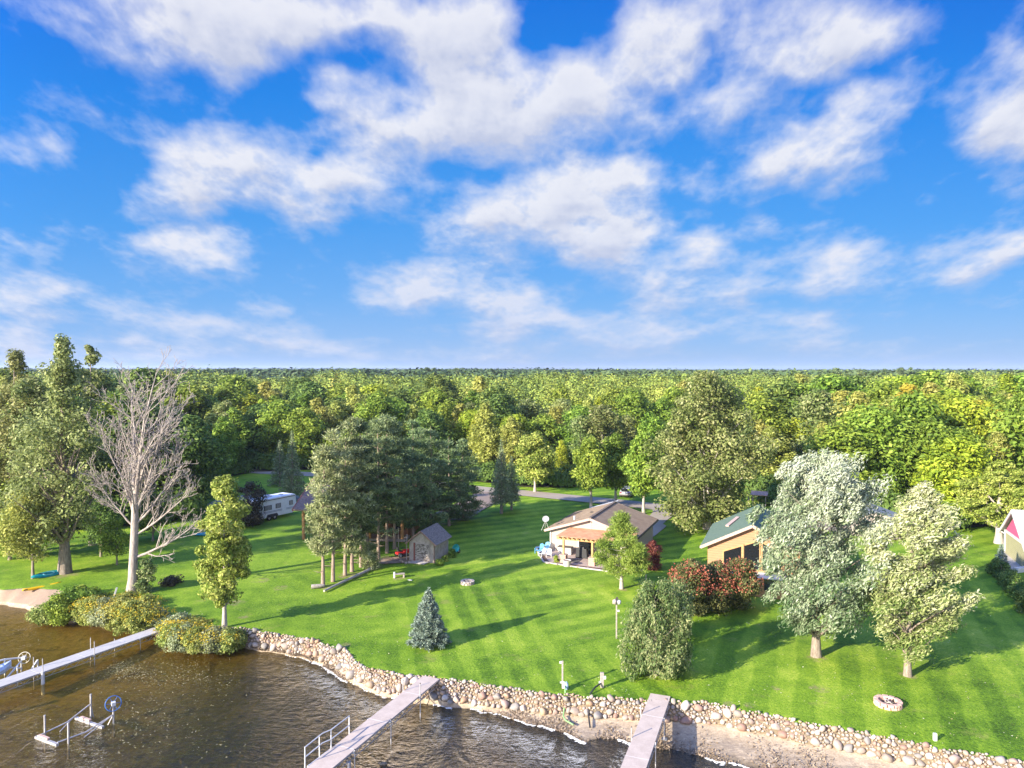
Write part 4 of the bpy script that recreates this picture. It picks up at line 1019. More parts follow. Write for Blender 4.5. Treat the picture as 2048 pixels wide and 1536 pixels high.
# --- tan house
M['tan'] = mat('tan_siding', fn=siding((.37, .315, .265), (.44, .375, .32), .2))
M['roof_tan'] = nm('brown_metal_roof', (.15, .11, .08), (.21, .165, .125), 1.2, rough=.6, metal=.0, spec=.3, bmp=.05)
M['fascia'] = nm('pink_fascia', (.42, .29, .24), (.52, .37, .31), 3, bmp=.05)
H = empty('house', (8.53, 76.46, 0), A23, 'low tan house with a brown ribbed metal roof and a timber pergola in front', 'house')
gable_walls(4.65, 0, 9.5, 2.42, 3.9).build('wall', M['tan'], H)
roof_pair(H, 5.15, -.5, 9.9, 2.35, 4.0, .10, M['roof_tan'], ribs=.42)
for s_ in (-1, 1):
    mb = MB(); mb.bar((0, -.53, 3.98), (s_ * 5.2, -.53, 2.31), .06, .24); mb.build('fascia', M['fascia'], H)
    mb = MB(); mb.bar((s_ * 5.2, -.5, 2.33), (s_ * 5.2, 9.9, 2.33), .10, .14); mb.build('gutter', M['dark'] if s_ > 0 else M['fascia'], H)
mb = MB(); mb.bar((0, -.52, 4.13), (0, 9.9, 4.13), .3, .07); mb.build('ridge_cap', M['roof_tan'], H)
MB().tube([(-2.4, 1.6, 3.1), (-2.4, 1.6, 3.75)], .11, 10).build('vent_pipe', M['white'], H); MB().box((-1.2, 4.2, 3.78), (.3, .3, .12)).build('roof_vent', M['dark'], H)
MB().box((-4.64, -.02, 1.2), (.12, .12, 2.4)).build('corner_trim', M['white'], H); MB().box((-.6, -.035, 1.05), (1.7, .07, 2.1)).build('patio_door', M['white'], H)
MB().box((-.6, -.08, 1.08), (1.5, .04, 1.9)).build('door_glass', M['glass'], H); MB().box((2.6, -.04, 1.55), (1.3, .08, 1.0)).build('window', M['white'], H); MB().box((2.6, -.09, 1.55), (1.14, .04, .84)).build('window_glass', M['glass'], H)
MB().box((-.02, -.02, 3.1), (.05, .05, 1.5)).build('gable_trim', M['white'], H)
mb = MB(); mb.extrude([(-3.9, 9.9, 2.55), (-.2, 9.9, 3.75), (-.2, 9.9, 3.87), (-3.9, 9.9, 2.67)], (0, 2.6, 0)); mb.build('porch_roof', M['white'], H)
for x_ in (-3.6, -.4): MB().box((x_, 12.2, 1.3), (.14, .14, 2.6)).build('porch_post', M['white'], H)
# satellite dish fixed to the left eave
Dn = empty('satellite_dish', H.matrix_basis @ Vector((-5.2, -.2, 2.40)), 0, 'grey satellite dish on a tripod at the left eave of the tan house', 'satellite dish')
b_ = MB(); b_.lathe([(0, -.10), (.2, -.075), (.36, -.02), (.44, .03), (.43, .04), (.35, 0), (.2, -.055), (0, -.08)], n=24, sy=.95); o = b_.build('reflector', nm('dish_grey', (.28, .28, .29), (.36, .36, .37), 2, bmp=0), Dn); o.scale = (.85,) * 3; o.location = (.05, 0, 1.12); o.rotation_euler = (R(58), R(-12), R(0))
for q in ((-.45, -.25, -.1), (.40, -.2, .0), (.0, .4, 0)): MB().tube([q, (.05, .08, .95)], .022, 6).build('leg', M['galv'], Dn)
MB().tube([(.05, -.05, .9), (.15, -.55, 1.0)], .02, 6).build('feed_arm', M['galv'], Dn)
# patio, edging, mulch bed
Hb = H.matrix_basis
def HL(x, y, z=0): return Hb @ Vector((x, y, z))
def hsheet(name, pts, z, m): return sheet(name, [(HL(x, y).x, HL(x, y).y) for x, y in pts], z, m)
M['paver'] = nm('paver', (.32, .24, .20), (.46, .37, .32), 5, bmp=.3)
hsheet('mulch_bed', [(-6.6, .6), (-5.4, -1.8), (-3.6, -4.9), (-.6, -5.3), (4.5, -5.6), (6.5, -4.0), (6.8, 1.5), (4.6, 1.5), (4.6, 0), (-4.7, 0), (-4.7, 1.2), (-5.6, 1.2)], .065, M['mulch'])
hsheet('patio', [(-5.1, -1.4), (-3.1, -4.6), (3.8, -4.9), (4.2, 0), (-4.7, 0)], .095, M['paver'])
mb = MB(); ep = [(-5.6, 1.3), (-6.6, .6), (-5.4, -1.8), (-3.6, -4.9), (-.6, -5.3), (4.5, -5.6), (6.5, -4.0), (6.8, 1.5)]
for i in range(len(ep) - 1): mb.bar(HL(*ep[i], .09), HL(*ep[i + 1], .09), .14, .12)
o = mb.build('bed_edging', M['concrete']); tag(o, 'pale concrete edging round the bed in front of the tan house', 'edging')
# pergola
PG = empty('pergola', HL(-2.15, -4.05), A23, 'orange timber pergola with a slatted top on brick piers in front of the tan house', 'pergola')
M['slat'] = nm('slat_wood', (.38, .16, .085), (.55, .28, .16), 2, bmp=.1)
for i, x_ in enumerate((.45, 3.55, 6.7)):
    pr_ = MB(); pr_.box((x_, 0, .42), (.66, .66, .84)); pr_.build('brick_pier', nm('brick_pier_%d' % i, (.34, .20, .15), (.52, .36, .28), 9, bmp=.6), PG, bevel=.02); MB().box((x_, 0, .87), (.74, .74, .06)).build('pier_cap', M['paver'], PG)
    MB().box((x_, 0, 1.65), (.20, .20, 1.55)).build('post', M['wood_l'], PG, bevel=.01)
MB().box((3.5, 0, 2.53), (7.6, .10, .24)).build('beam', M['wood_l'], PG); MB().box((3.5, 3.95, 2.60), (7.4, .06, .22)).build('beam', M['wood_l'], PG)
for k in range(15): MB().bar((.05 + k * .5, -.42, 2.70), (.05 + k * .5, 3.98, 2.76), .06, .17).build('rafter', M['wood_l'], PG)
mb = MB()
for k in range(20): mb.bar((-.25, -.35 + k * .225, 2.815), (7.3, -.35 + k * .225, 2.815), .15, .045)
mb.build('top_slats', M['slat'], PG)
# patio furniture
def adirondack(x, y, rz, m, label, s_=1.0, group=None):
    r = empty('garden_chair', HL(x, y, .10), A23 + rz, label, 'chair', group); r.scale = (s_,) * 3
    MB().bar((0, -.30, .38), (0, .28, .26), .52, .04).build('seat', m, r)
    mb = MB()
    for k in range(5): mb.bar((-.2 + k * .1, .22, .25), (-.26 + k * .13, .55, 1.0 - abs(k - 2) * .05), .085, .025, up=(0, 1, 0))
    mb.build('backrest', m, r)
    for q in (-1, 1):
        MB().box((q * .32, -.02, .56), (.12, .72, .03)).build('armrest', m, r); MB().box((q * .31, -.32, .28), (.05, .09, .55)).build('leg', m, r); MB().bar((q * .27, -.3, .34), (q * .27, .5, .03), .04, .1).build('leg', m, r)
adirondack(-5.25, -1.9, R(-20), M['blueplastic'], 'front light blue slatted garden chair left of the pergola')
adirondack(-4.85, -1.0, R(-10), M['blueplastic'], 'rear light blue slatted garden chair against the tan house corner')
adirondack(-4.55, -2.9, R(-25), M['white'], 'left white slatted garden chair beside the pergola post', .85)
adirondack(-3.75, -2.9, R(15), M['white'], 'right white slatted garden chair beside the pergola post', .85)
g_ = empty('covered_grill', HL(-.45, -1.7, .10), A23, 'grill under a black cover below the pergola', 'grill')
mb = MB(); mb.box((0, 0, .50), (1.35, .62, 1.0), taper=.85); mb.build('cover', M['black'], g_, bevel=.06); MB().box((0, -.02, 1.08), (.75, .5, .28), taper=.7).build('hood', M['black'], g_, bevel=.08)
g_ = empty('storage_bench', HL(-2.6, -.9, .10), A23, 'grey storage box with a dark lid against the house wall under the pergola', 'storage box')
MB().box((0, 0, .36), (1.5, .6, .72)).build('box', nm('box_grey', (.36, .34, .33), (.46, .44, .43), 3), g_, bevel=.02); MB().box((0, 0, .76), (1.6, .7, .08)).build('lid', M['dark'], g_, bevel=.02)
g_ = empty('round_planter', G(1134, 1133), 0, 'round whitish planter pot at the front edge of the patio', 'planter')
MB().lathe([(.34, 0), (.40, .35), (.43, .62), (.45, .66), (.38, .66), (.36, .55), (0, .55)], n=22).build('pot', M['concrete'], g_); MB().lathe([(0, .6), (.3, .57), (.36, .56)], n=16).build('soil', M['mulch'], g_)
tag(MB().box(HL(-1.3, -3.2, .115), (2.1, 1.5, .02), rz=A23).build('rug', nm('rug', (.06, .06, .06), (.14, .13, .12), 5)), 'dark grey outdoor rug on the patio under the pergola', 'rug')
g_ = empty('patio_table', HL(1.6, -2.3, .1), A23, 'dark patio table under the pergola behind the bright pine', 'table')
MB().box((0, 0, .72), (1.5, .9, .05)).build('tabletop', M['dark'], g_, bevel=.01)
for q in ((-.65, -.35), (.65, -.35), (-.65, .35), (.65, .35)): MB().box((q[0], q[1], .35), (.06, .06, .7)).build('leg', M['dark'], g_)
for k in range(9):
    x_ = -3.0 + k * .82; Q = HL(x_ + (k % 2) * .2, -5.15 - .03 * k, .08); o = bpy.data.objects.new('edge_stone', protos[k]); link(o); o.location = Q; o.scale = (.30, .20, .10); o.rotation_euler = (0, 0, k)
    tag(o, 'flat brown stone in the front edge of the patio bed', 'stone', 'flat stones along the patio bed')

# --- green roof house
H2 = empty('house', (21.6, 63.6, 0), A23 * 22 / 23.5, 'wooden house with a green shingle roof behind the red berry bushes', 'house')
M['honey'] = mat('honey_siding', fn=siding((.38, .185, .095), (.46, .245, .135), .22))
M['roof_green'] = nm('green_shingle', (.08, .13, .085), (.13, .18, .125), 5, rough=.8, bmp=.3)
gable_walls(3.95, .5, 9.6, 3.85, 5.85).build('wall', M['honey'], H2)
roof_pair(H2, 4.5, 0, 10.1, 3.7, 6.0, .12, M['roof_green'])
mb = MB(); mb.bar((0, -.01, 6.14), (0, 10.1, 6.14), .34, .06); mb.build('ridge_cap', nm('ridge_dark', (.04, .07, .065), (.07, .11, .10), 4), H2)
for s_ in (-1, 1):
    MB().bar((0, -.04, 5.97), (s_ * 4.55, -.04, 3.66), .06, .26).build('fascia', M['fascia'], H2); MB().bar((s_ * 4.56, 0, 3.66), (s_ * 4.56, 10.1, 3.66), .08, .14).build('gutter', M['white'], H2)
    MB().extrude([(s_ * .0, 0.02, 5.86), (s_ * 4.4, 0.02, 3.62), (s_ * 3.96, .5, 3.84), (0, .5, 5.80)], (0, 0, .01)).build('soffit', M['fascia'], H2)
def trap(x0, x1, zb, z0, z1, y): return [(x0, y, zb), (x1, y, zb), (x1, y, z1), (x0, y, z0)]
for (x0, x1, z0, z1) in ((-2.5, -1.0, 3.35, 3.95), (-.7, .55, 4.05, 4.55), (.85, 2.4, 4.40, 3.70)):
    MB().extrude(trap(x0 - .12, x1 + .12, 1.85, z0 + .14, z1 + .14, .44), (0, .055, 0)).build('window_frame', M['wood_l'], H2)
    MB().extrude(trap(x0, x1, 1.98, z0, z1, .40), (0, .03, 0)).build('window_glass', M['glass'], H2)
MB().box((-.84, .40, 3.0), (.16, .10, 2.4)).build('mullion', M['wood_l'], H2)
# sunroom porch below
MB().box((.55, -.35, .28), (4.6, 1.65, .55)).build('porch_base', M['wood_or'], H2)
for x_ in (-1.6, -.35, .95, 2.2): MB().box((x_, -1.1, 1.1), (.22, .16, 1.1)).build('porch_post', M['wood_or'], H2)
MB().box((.3, -.98, 1.1), (3.6, .05, 1.05)).build('porch_glass', mat('porch_glass', (.03, .04, .055), .08, spec=.8), H2)
MB().box((.55, -.30, 1.70), (4.9, 1.8, .10)).build('porch_roof', M['white'], H2)
g_ = MB(); g_.bar((-2.6, 3.9, 5.02), (-2.2, 6.8, 5.22), .2, .04); o = MB(); o.bar((-2.55, 4.0, 4.97), (-1.75, 6.6, 5.38), .32, .12); o.build('roof_vent', M['fascia'], H2)
# wooden deck rail behind the green house
g_ = empty('rail_frame', H2.matrix_basis @ Vector((-4.0, 11.0, 0)), A23, 'thin wooden railing behind the green roofed house', 'railing')
for x_ in (0, 1.3, 2.6): MB().box((x_, 0, 1.9), (.1, .1, 3.8)).build('post', M['wood_gr'], g_)
MB().box((1.3, 0, 3.8), (2.8, .1, .1)).build('rail', M['wood_gr'], g_); MB().box((1.3, 0, 3.2), (2.6, .06, .08)).build('rail', M['wood_gr'], g_)

# --- shed
A_, B_ = G(818.6, 1121.9), G(868.4, 1126.5); shang = math.atan2(B_.y - A_.y, B_.x - A_.x)
SH = empty('garden_shed', A_.lerp(B_, .5), shang, 'small weathered grey shed with a shingled gable roof and a stained door', 'shed')
def fn_shed(t, b):
    p = OC(t); n = t.noise(p, 1.7, 6, .7); z = t.xyz(p)[2]
    c = t.mix(t.ramp(n, .35, .62), (.31, .26, .225), (.46, .39, .34)); pt = t.ramp(t.noise(p, 3.0, 5, .75), .55, .66); c = t.mix(t.m('MULTIPLY', pt, t.ramp(z, 1.4, 2.4)), c, (.60, .52, .42))
    v_ = t.ramp(t.m('FRACT', t.m('DIVIDE', t.xyz(p)[0], .2)), 0, .12); c = t.mix(t.m('MULTIPLY', t.m('SUBTRACT', 1.0, v_), .35), c, (.2, .17, .15))
    t.l.new(c, b.inputs['Base Color']); b.inputs['Roughness'].default_value = .85
M['shedwall'] = mat('shed_wall', fn=fn_shed)
hw = (B_ - A_).length / 2
gable_walls(hw, 0, 3.7, 2.0, 3.15).build('wall', M['shedwall'], SH)
def fn_sh(t, b):
    p = OC(t); x = t.xyz(p)
    br = t.node('ShaderNodeTexBrick', {'Vector': t.comb(x[1], t.m('MULTIPLY', x[0], 1.2), 0), 'Scale': 3.2, 'Mortar Size': .02, 'Color1': (.14, .10, .075, 1), 'Color2': (.36, .29, .235, 1), 'Mortar': (.05, .045, .05, 1)})
    c = t.mix(t.m('MULTIPLY', t.noise(p, 4, 4, .7), .6), br.outputs[0], (.24, .205, .18)); t.l.new(c, b.inputs['Base Color']); b.inputs['Roughness'].default_value = .85
roof_pair(SH, hw + .32, -.25, 3.95, 1.85, 3.25, .07, mat('shed_shingle', fn=fn_sh))
for s_ in (-1, 1): MB().bar((0, -.28, 3.26), (s_ * (hw + .34), -.28, 1.86), .05, .15).build('fascia', nm('shed_fascia%d' % s_, (.20, .12, .09), (.34, .22, .17), 5), SH)
def fn_door(t, b):
    p = OC(t); n = t.noise(t.mapping(p, scale=(1, 1, 2.4)), 3.2, 6, .75); t.l.new(t.mix(t.ramp(n, .42, .58), (.10, .075, .06), (.48, .42, .37)), b.inputs['Base Color']); b.inputs['Roughness'].default_value = .8
MB().box((.05, -.03, .95), (1.55, .06, 1.85)).build('door', mat('shed_door', fn=fn_door), SH); MB().box((-.80, -.06, .98), (.14, .12, 1.95)).build('door_frame', mat('shed_redtrim', (.24, .075, .06), .7), SH)
MB().box((.9, -.05, .98), (.10, .10, 1.95)).build('door_frame', M['wood_gr'], SH); MB().bar((-.1, -.08, .55), (.75, -.08, .15), .03, .09, up=(0, 1, 0)).build('brace', M['dark'], SH)
MB().box((hw + .01, -.01, 1.0), (.10, .10, 2.0)).build('corner_trim', nm('shed_corner', (.16, .10, .08), (.25, .17, .14), 4), SH)
MB().extrude([(-1.0, -.02, .05), (-1.2, -.9, .05), (.7, -.95, .05), (.9, -.02, .05)], (0, 0, .06)).build('ramp', M['concrete'], SH)
# things round the shed
Q = G(813, 1121); tag(MB().tube([Q, Q + Vector((.05, .1, 2.75))], .05, 8).build('pole', M['wood_gr']), 'tall thin pale pole standing left of the shed', 'pole')
Q = G(797, 1103); tag(MB().tube([Q, Q + Vector((0, 0, 2.6))], .035, 8).build('pole', M['wood_gr']), 'thin pole in the shade between the last pine and the shed', 'pole')
Q = G(806, 1113); mw = empty('riding_mower', Q, R(35), 'red riding mower with a black seat parked left of the shed', 'mower')
MB().box((.35, 0, .55), (.85, .55, .42), taper=.8).build('hood', M['red'], mw, bevel=.06); MB().box((-.35, 0, .45), (.85, .62, .2)).build('body', M['red'], mw, bevel=.04)
MB().box((-.45, 0, .70), (.42, .42, .14)).build('seat', M['black'], mw, bevel=.03); MB().box((-.64, 0, .92), (.10, .42, .40)).build('seat_back', M['black'], mw, bevel=.03); MB().ring((.0, 0, .92), .17, .02, 16, (-.5, 0, .8)).build('steering_wheel', M['black'], mw)
MB().box((0, 0, .22), (.9, 1.05, .14)).build('mower_deck', M['dark'], mw, bevel=.04)
def wheel(parent, x, y, r, w_): b_ = MB(); b_.lathe([(r * .55, -w_ / 2), (r, -w_ / 2), (r, w_ / 2), (r * .55, w_ / 2)], n=18); o = b_.build('wheel', M['rubber'], parent); o.rotation_euler = (R(90), 0, 0); o.location = (x, y, r); h_ = MB(); h_.lathe([(0, -w_ * .3), (r * .56, -w_ * .3), (r * .56, w_ * .3), (0, w_ * .3)], n=14); h_.build('rim', M['white'], o)
for (x_, y_, r_) in ((.6, -.45, .19), (.6, .45, .19), (-.5, -.46, .26), (-.5, .46, .26)): wheel(mw, x_, y_, r_, .2)
Q = G(795, 1122); sheet('dirt_patch', [(Q.x + a, Q.y + b) for a, b in ((-2.6, -.9), (-1, -1.3), (1.8, -.6), (3.0, .6), (2.0, 2.2), (-.4, 1.4), (-2.4, .6))], .068, nm('dirt', (.12, .085, .055), (.36, .28, .20), 1.6, obj=False))
for k, (px_, py_, r_) in enumerate(((806, 1124, .22), (812, 1126, .2), (818, 1125, .2), (801, 1121, .17))):
    Q = G(px_, py_, .1); o = bpy.data.objects.new('shed_rock', protos[k]); link(o); o.location = Q; o.scale = (r_,) * 3; tag(o, 'small pinkish rock at the left corner of the shed', 'rock', 'small rocks left of the shed')
Q = G(906, 1108); tw = empty('wheelbarrow', (Q.x, Q.y, 0), R(40), 'tipped up teal wheelbarrow behind the right wall of the shed', 'wheelbarrow')
mb = MB(); mb.lathe([(.18, 0), (.42, .34), (.46, .36), (.40, .34), (.16, .03), (0, .03)], n=16, sy=.75); o = mb.build('tray', nm('teal_tray', (.02, .28, .26), (.04, .42, .38), 3, rough=.4, bmp=0), tw); o.scale = (1.5, 1.2, 1.2); o.location = (0, 0, .55); o.rotation_euler = (R(70), 0, R(20))
for s_ in (-1, 1): MB().tube([(-.9, s_ * .25, .2), (.2, s_ * .2, .35), (.7, s_ * .1, .25)], .025, 6).build('handle', M['wood_l'], tw)
wheel(tw, .75, 0, .2, .1)

# --- log cabin behind the pines
cb = empty('log_cabin', (-24.6, 83.6, 0), R(-6), 'log cabin with a brown roof hidden behind the pine group', 'cabin')
M['log'] = mat('log_wall', fn=siding((.26, .10, .05), (.38, .17, .09), .28)); M['roof_br'] = nm('brown_shingle', (.15, .095, .07), (.25, .175, .14), 4, bmp=.3)
MB().box((6.9, 5.5, 1.5), (10.4, 7.0, 3.0)).build('wall', M['log'], cb)
for x_ in (0, 4.0, 8.0, 11.9): MB().tube([(x_, 0, 0), (x_, 0, 3.55)], .20, 12).build('porch_post', M['wood_or'], cb)
MB().box((5.9, 0, 3.55), (12.6, .2, .3)).build('porch_beam', M['log'], cb)
MB().extrude([(0, -1.0, 3.55), (0, 5.5, 6.2), (0, 5.5, 6.38), (0, -1.0, 3.73)], (13.4, 0, 0)).build('roof_slope', M['roof_br'], cb).location.x = -.9
MB().extrude([(0, 5.5, 6.2), (0, 10.2, 3.9), (0, 10.2, 4.08), (0, 5.5, 6.38)], (13.4, 0, 0)).build('roof_slope', M['roof_br'], cb).location.x = -.9
for x_ in (-.96, 12.52): MB().bar((x_, -1.0, 3.62), (x_, 5.5, 6.27), .10, .30).build('fascia', nm('cabin_fascia', (.26, .08, .06), (.36, .14, .10), 4), cb)
MB().extrude([(1.7, 2.0, 3.0), (1.7, 9, 3.0), (1.7, 5.5, 5.9)], (.12, 0, 0)).build('gable_wall', M['log'], cb)
for x_ in (4, 7.5, 11): MB().box((x_, 1.96, 1.6), (1.5, .06, 1.2)).build('window', M['glass'], cb)
MB().box((6.8, .9, .2), (11, 2.2, .3)).build('porch_floor', M['wood_gr'], cb)

# --- camper
cd_ = Vector((.51, .86, 0)); e0 = G(519, 1046)
CT = empty('camper', e0, math.atan2(.86, .51), 'white travel trailer camper with striped windows parked on the grass behind the round shrub', 'camper')
M['camper'] = nm('camper_white', (.76, .77, .80), (.86, .87, .90), 1.5, rough=.35, bmp=0)
prof = [(-.15, .55), (.15, .42), (5.6, .42), (6.15, .75), (6.3, 1.6), (6.1, 2.85), (5.9, 2.95), (.25, 2.95), (-.05, 2.7), (-.3, 1.5)]
mb = MB(); mb.extrude([(x, 0, z) for x, z in prof], (0, 2.35, 0)); mb.build('body', M['camper'], CT, bevel=.05)
def cw(x, z, w_, h):
    f_ = MB().box((x, -.02, z), (w_, .05, h)).build('window', M['dark'], CT); mb = MB()
    for k in range(4): mb.box((x, -.055, z - h / 2 + h * (k + .7) / 4.4), (w_ * .78, .02, h * .09))
    mb.build('louvre', M['white'], f_)
cw(1.35, 1.75, 1.25, .62); cw(3.1, 1.78, .85, .62); cw(5.3, 1.85, .62, .60)
MB().box((4.25, -.02, 1.85), (.30, .05, .55)).build('door_window', M['glass'], CT); MB().box((4.1, -.03, 1.45), (.70, .035, 1.85)).build('door', M['camper'], CT, bevel=.01)
MB().box((3.0, -.03, 2.72), (6.0, .06, .06)).build('awning_rail', M['dark'], CT)
MB().box((2.9, -.015, 1.22), (5.9, .02, .05)).build('stripe', mat('blue_stripe', (.12, .16, .34), .5), CT); MB().box((2.9, -.015, 1.08), (5.9, .02, .08)).build('stripe', mat('grey_stripe', (.36, .38, .44), .5), CT)
MB().box((2.3, 1.1, 3.06), (.9, .9, .24), taper=.8).build('air_conditioner', M['white'], CT, bevel=.04); MB().box((4.4, 1.0, 3.0), (.45, .45, .12)).build('roof_hatch', M['white'], CT)
mb = MB(); mb.extrude([(1.1, -.04, .45), (1.3, -.04, .85), (2.9, -.04, .85), (3.1, -.04, .45)], (0, .05, 0)); mb.build('wheel_arch', M['dark'], CT)
for x_ in (1.6, 2.5): wheel(CT, x_, .05, .36, .22)
MB().bar((-.1, .6, .5), (-1.5, 1.1, .5), .1).build('hitch_bar', M['white'], CT); MB().bar((-.1, 1.7, .5), (-1.5, 1.1, .5), .1).build('hitch_bar', M['white'], CT); MB().lathe([(.13, 0), (.15, .1), (.15, .45), (.05, .55), (0, .56)], (-.75, 1.1, .5), 12).build('gas_bottle', M['white'], CT)

# --- car
Q = G(1256, 992); CR = empty('parked_car', (Q.x, Q.y, .03), R(68), 'silver grey hatchback car parked on the grass beyond the road', 'car')
M['silver'] = nm('silver_paint', (.42, .42, .42), (.47, .47, .47), 1, rough=.28, metal=.5, bmp=0)
low_ = [(-2.25, .38), (-2.2, .9), (-1.9, 1.0), (1.1, .98), (2.1, .82), (2.28, .55), (2.2, .32), (-2.1, .28)]
mb = MB(); mb.extrude([(x, -.88, z) for x, z in low_], (0, 1.76, 0)); mb.build('body', M['silver'], CR, bevel=.09)
cab = [(-2.05, .98, .80), (-1.75, 1.50, .66), (.2, 1.56, .66), (1.15, .99, .80)]
vs = [(x, -w_, z) for x, z, w_ in cab] + [(x, w_, z) for x, z, w_ in cab]
MB().add(vs, [(0, 3, 2, 1), (4, 5, 6, 7), (0, 1, 5, 4), (1, 2, 6, 5), (2, 3, 7, 6)]).build('cabin', M['silver'], CR, bevel=.05)
for s_ in (-1, 1):
    vs = [(-1.65, s_ * .79, 1.05), (.85, s_ * .80, 1.05), (.1, s_ * .70, 1.45), (-1.55, s_ * .70, 1.43)]; MB().add(vs + [(x, y + s_ * .015, z) for x, y, z in vs], [(0, 1, 2, 3), (7, 6, 5, 4), (0, 4, 5, 1), (1, 5, 6, 2), (2, 6, 7, 3), (3, 7, 4, 0)]).build('side_window', M['glass'], CR)
    MB().box((-2.24, s_ * .66, .82), (.08, .26, .16)).build('tail_light', mat('tail_light', (.3, .02, .02), .3), CR); MB().box((2.12, s_ * .66, .72), (.2, .3, .14)).build('headlight', M['white'], CR, bevel=.02)
    MB().box((.75, s_ * .98, 1.03), (.16, .2, .13)).build('mirror', M['silver'], CR, bevel=.03)
    for x_ in (-1.35, 1.40): wheel(CR, x_, s_ * .80, .33, .2)
vs = [(-2.07, -.62, 1.05), (-2.07, .62, 1.05), (-1.83, .56, 1.44), (-1.83, -.56, 1.44)]; MB().add([(x - .02, y, z) for x, y, z in vs] + [(x - .035, y, z) for x, y, z in vs], [(0, 1, 2, 3), (7, 6, 5, 4), (0, 4, 5, 1), (1, 5, 6, 2), (2, 6, 7, 3), (3, 7, 4, 0)]).build('rear_window', M['glass'], CR)
vs = [(1.10, -.7, 1.03), (1.10, .7, 1.03), (.26, .6, 1.50), (.26, -.6, 1.50)]; MB().add([(x + .03, y, z + .02) for x, y, z in vs] + [(x + .045, y, z + .03) for x, y, z in vs], [(0, 1, 2, 3), (7, 6, 5, 4), (0, 4, 5, 1), (1, 5, 6, 2), (2, 6, 7, 3), (3, 7, 4, 0)]).build('windshield', M['glass'], CR)
MB().box((-2.28, 0, .45), (.08, 1.6, .22)).build('bumper', M['dark'], CR, bevel=.03)

# --- feeder shelter in the wood
Q = G(1518, 1013); fs_ = empty('wood_shelter', Q, A23, 'small open wooden shelter on posts at the dark wood edge behind the green roofed house', 'shelter')
for x_ in (-.9, .9):
    for y_ in (0, 1.2): MB().box((x_, y_, .8), (.12, .12, 1.7)).build('post', M['wood_gr'], fs_)
mb = MB(); mb.bar((0, -.3, 1.68), (0, 1.5, 2.0), 2.4, .10); mb.build('roof', nm('shelter_roof', (.34, .20, .15), (.48, .32, .25), 4), fs_)
post(1497, 1010, 1.5, .12, (0, 0), 'pale post beside the small wooden shelter at the wood edge')
Q = G(1373, 1034); tag(MB().box(Q + Vector((0, 0, .12)), (1.1, .7, .2), rz=.3).build('utility_cover', M['concrete']), 'low grey utility cover in the grass beside the driveway', 'utility cover')

# --- pink gable house at the right edge
w0 = G(2010, 1107); dirw = Vector((-.36, -.93, 0)).normalized(); H3 = empty('house', w0, math.atan2(-dirw.x, dirw.y) + math.pi / 2 * 0, 'pink gabled house with olive walls and grey roof, cut off by the right edge', 'house')
# local: y along the gable wall towards the camera, x towards the right (-dirw rotated)
H3.rotation_euler = (0, 0, math.atan2(dirw.y, dirw.x) - R(90))
# local +y = dirw ; local +x = right of it (towards -X world) so the house body lies at local -x
M['olivewall'] = mat('olive_siding', fn=siding((.30, .28, .15), (.38, .36, .21), .2)); M['pinkwall'] = mat('pink_gable', fn=siding((.42, .07, .17), (.50, .11, .22), .16)); M['shingle'] = nm('grey_shingle', (.32, .30, .31), (.46, .44, .44), 5, bmp=.2)
prof = [(0, 0), (8.2, 0), (8.2, 2.5), (4.1, 5.3), (0, 2.5)]
mb = MB(); mb.add([(0, y, z) for y, z in prof] + [(-14, y, z) for y, z in prof], [(0, 1, 2, 3, 4), (9, 8, 7, 6, 5), (1, 6, 7, 2), (5, 0, 4, 9)]); mb.build('wall', M['olivewall'], H3)
MB().extrude([(.0, .55, 2.75), (.0, 7.65, 2.75), (.0, 4.1, 5.15)], (.06, 0, 0)).build('gable_panel', M['pinkwall'], H3)
MB().box((.06, 4.1, 2.58), (.14, 8.2, .24)).build('trim_board', M['white'], H3)
for (y0, z0, y1, z1) in ((-.45, 2.32, 4.1, 5.42), (8.65, 2.32, 4.1, 5.42)):
    MB().bar((.48, y0, z0 - .06), (.48, y1, z1 - .06), .08, .26).build('bargeboard', M['white'], H3)
    n_ = Vector((0, (z1 - z0) * (-1 if y0 < y1 else 1), abs(y1 - y0))).normalized() * .14; a = Vector((.5, y0, z0)); b_ = Vector((.5, y1, z1)); MB().extrude([a, b_, b_ + n_, a + n_], (-14.6, 0, 0)).build('roof_slope', M['shingle'], H3)
MB().tube([(.05, .1, .1), (.05, .1, 2.2), (.35, -.2, 2.35)], .07, 8).build('downpipe', M['white'], H3); MB().box((.05, .06, 1.25), (.14, .14, 2.5)).build('corner_trim', M['white'], H3)
q = [G(a, b) for a, b in ((2002, 1108), (2012, 1106), (2060, 1128), (2090, 1150), (2022, 1143), (2010, 1131))]
sheet('terrace', [(p.x, p.y) for p in q][::-1], .08, M['concrete'])
tag(MB().box(G(2044, 1139, .25), (1.8, .5, .5), rz=.3).build('garden_bench', M['white'], bevel=.03), 'low white bench on the terrace corner at the right edge', 'bench')
# grey roofed outbuilding glimpsed between the two big pale trees
Q = G(1752, 1075); ob = empty('outbuilding', Q, R(-20), 'low grey roofed outbuilding half hidden between the two pale trees', 'outbuilding')
gable_walls(2.6, 0, 5, 2.2, 3.0).build('wall', M['wood_gr'], ob); roof_pair(ob, 2.9, -.3, 5.3, 2.1, 3.1, .08, nm('outbuilding_roof', (.20, .22, .24), (.28, .30, .33), 3))

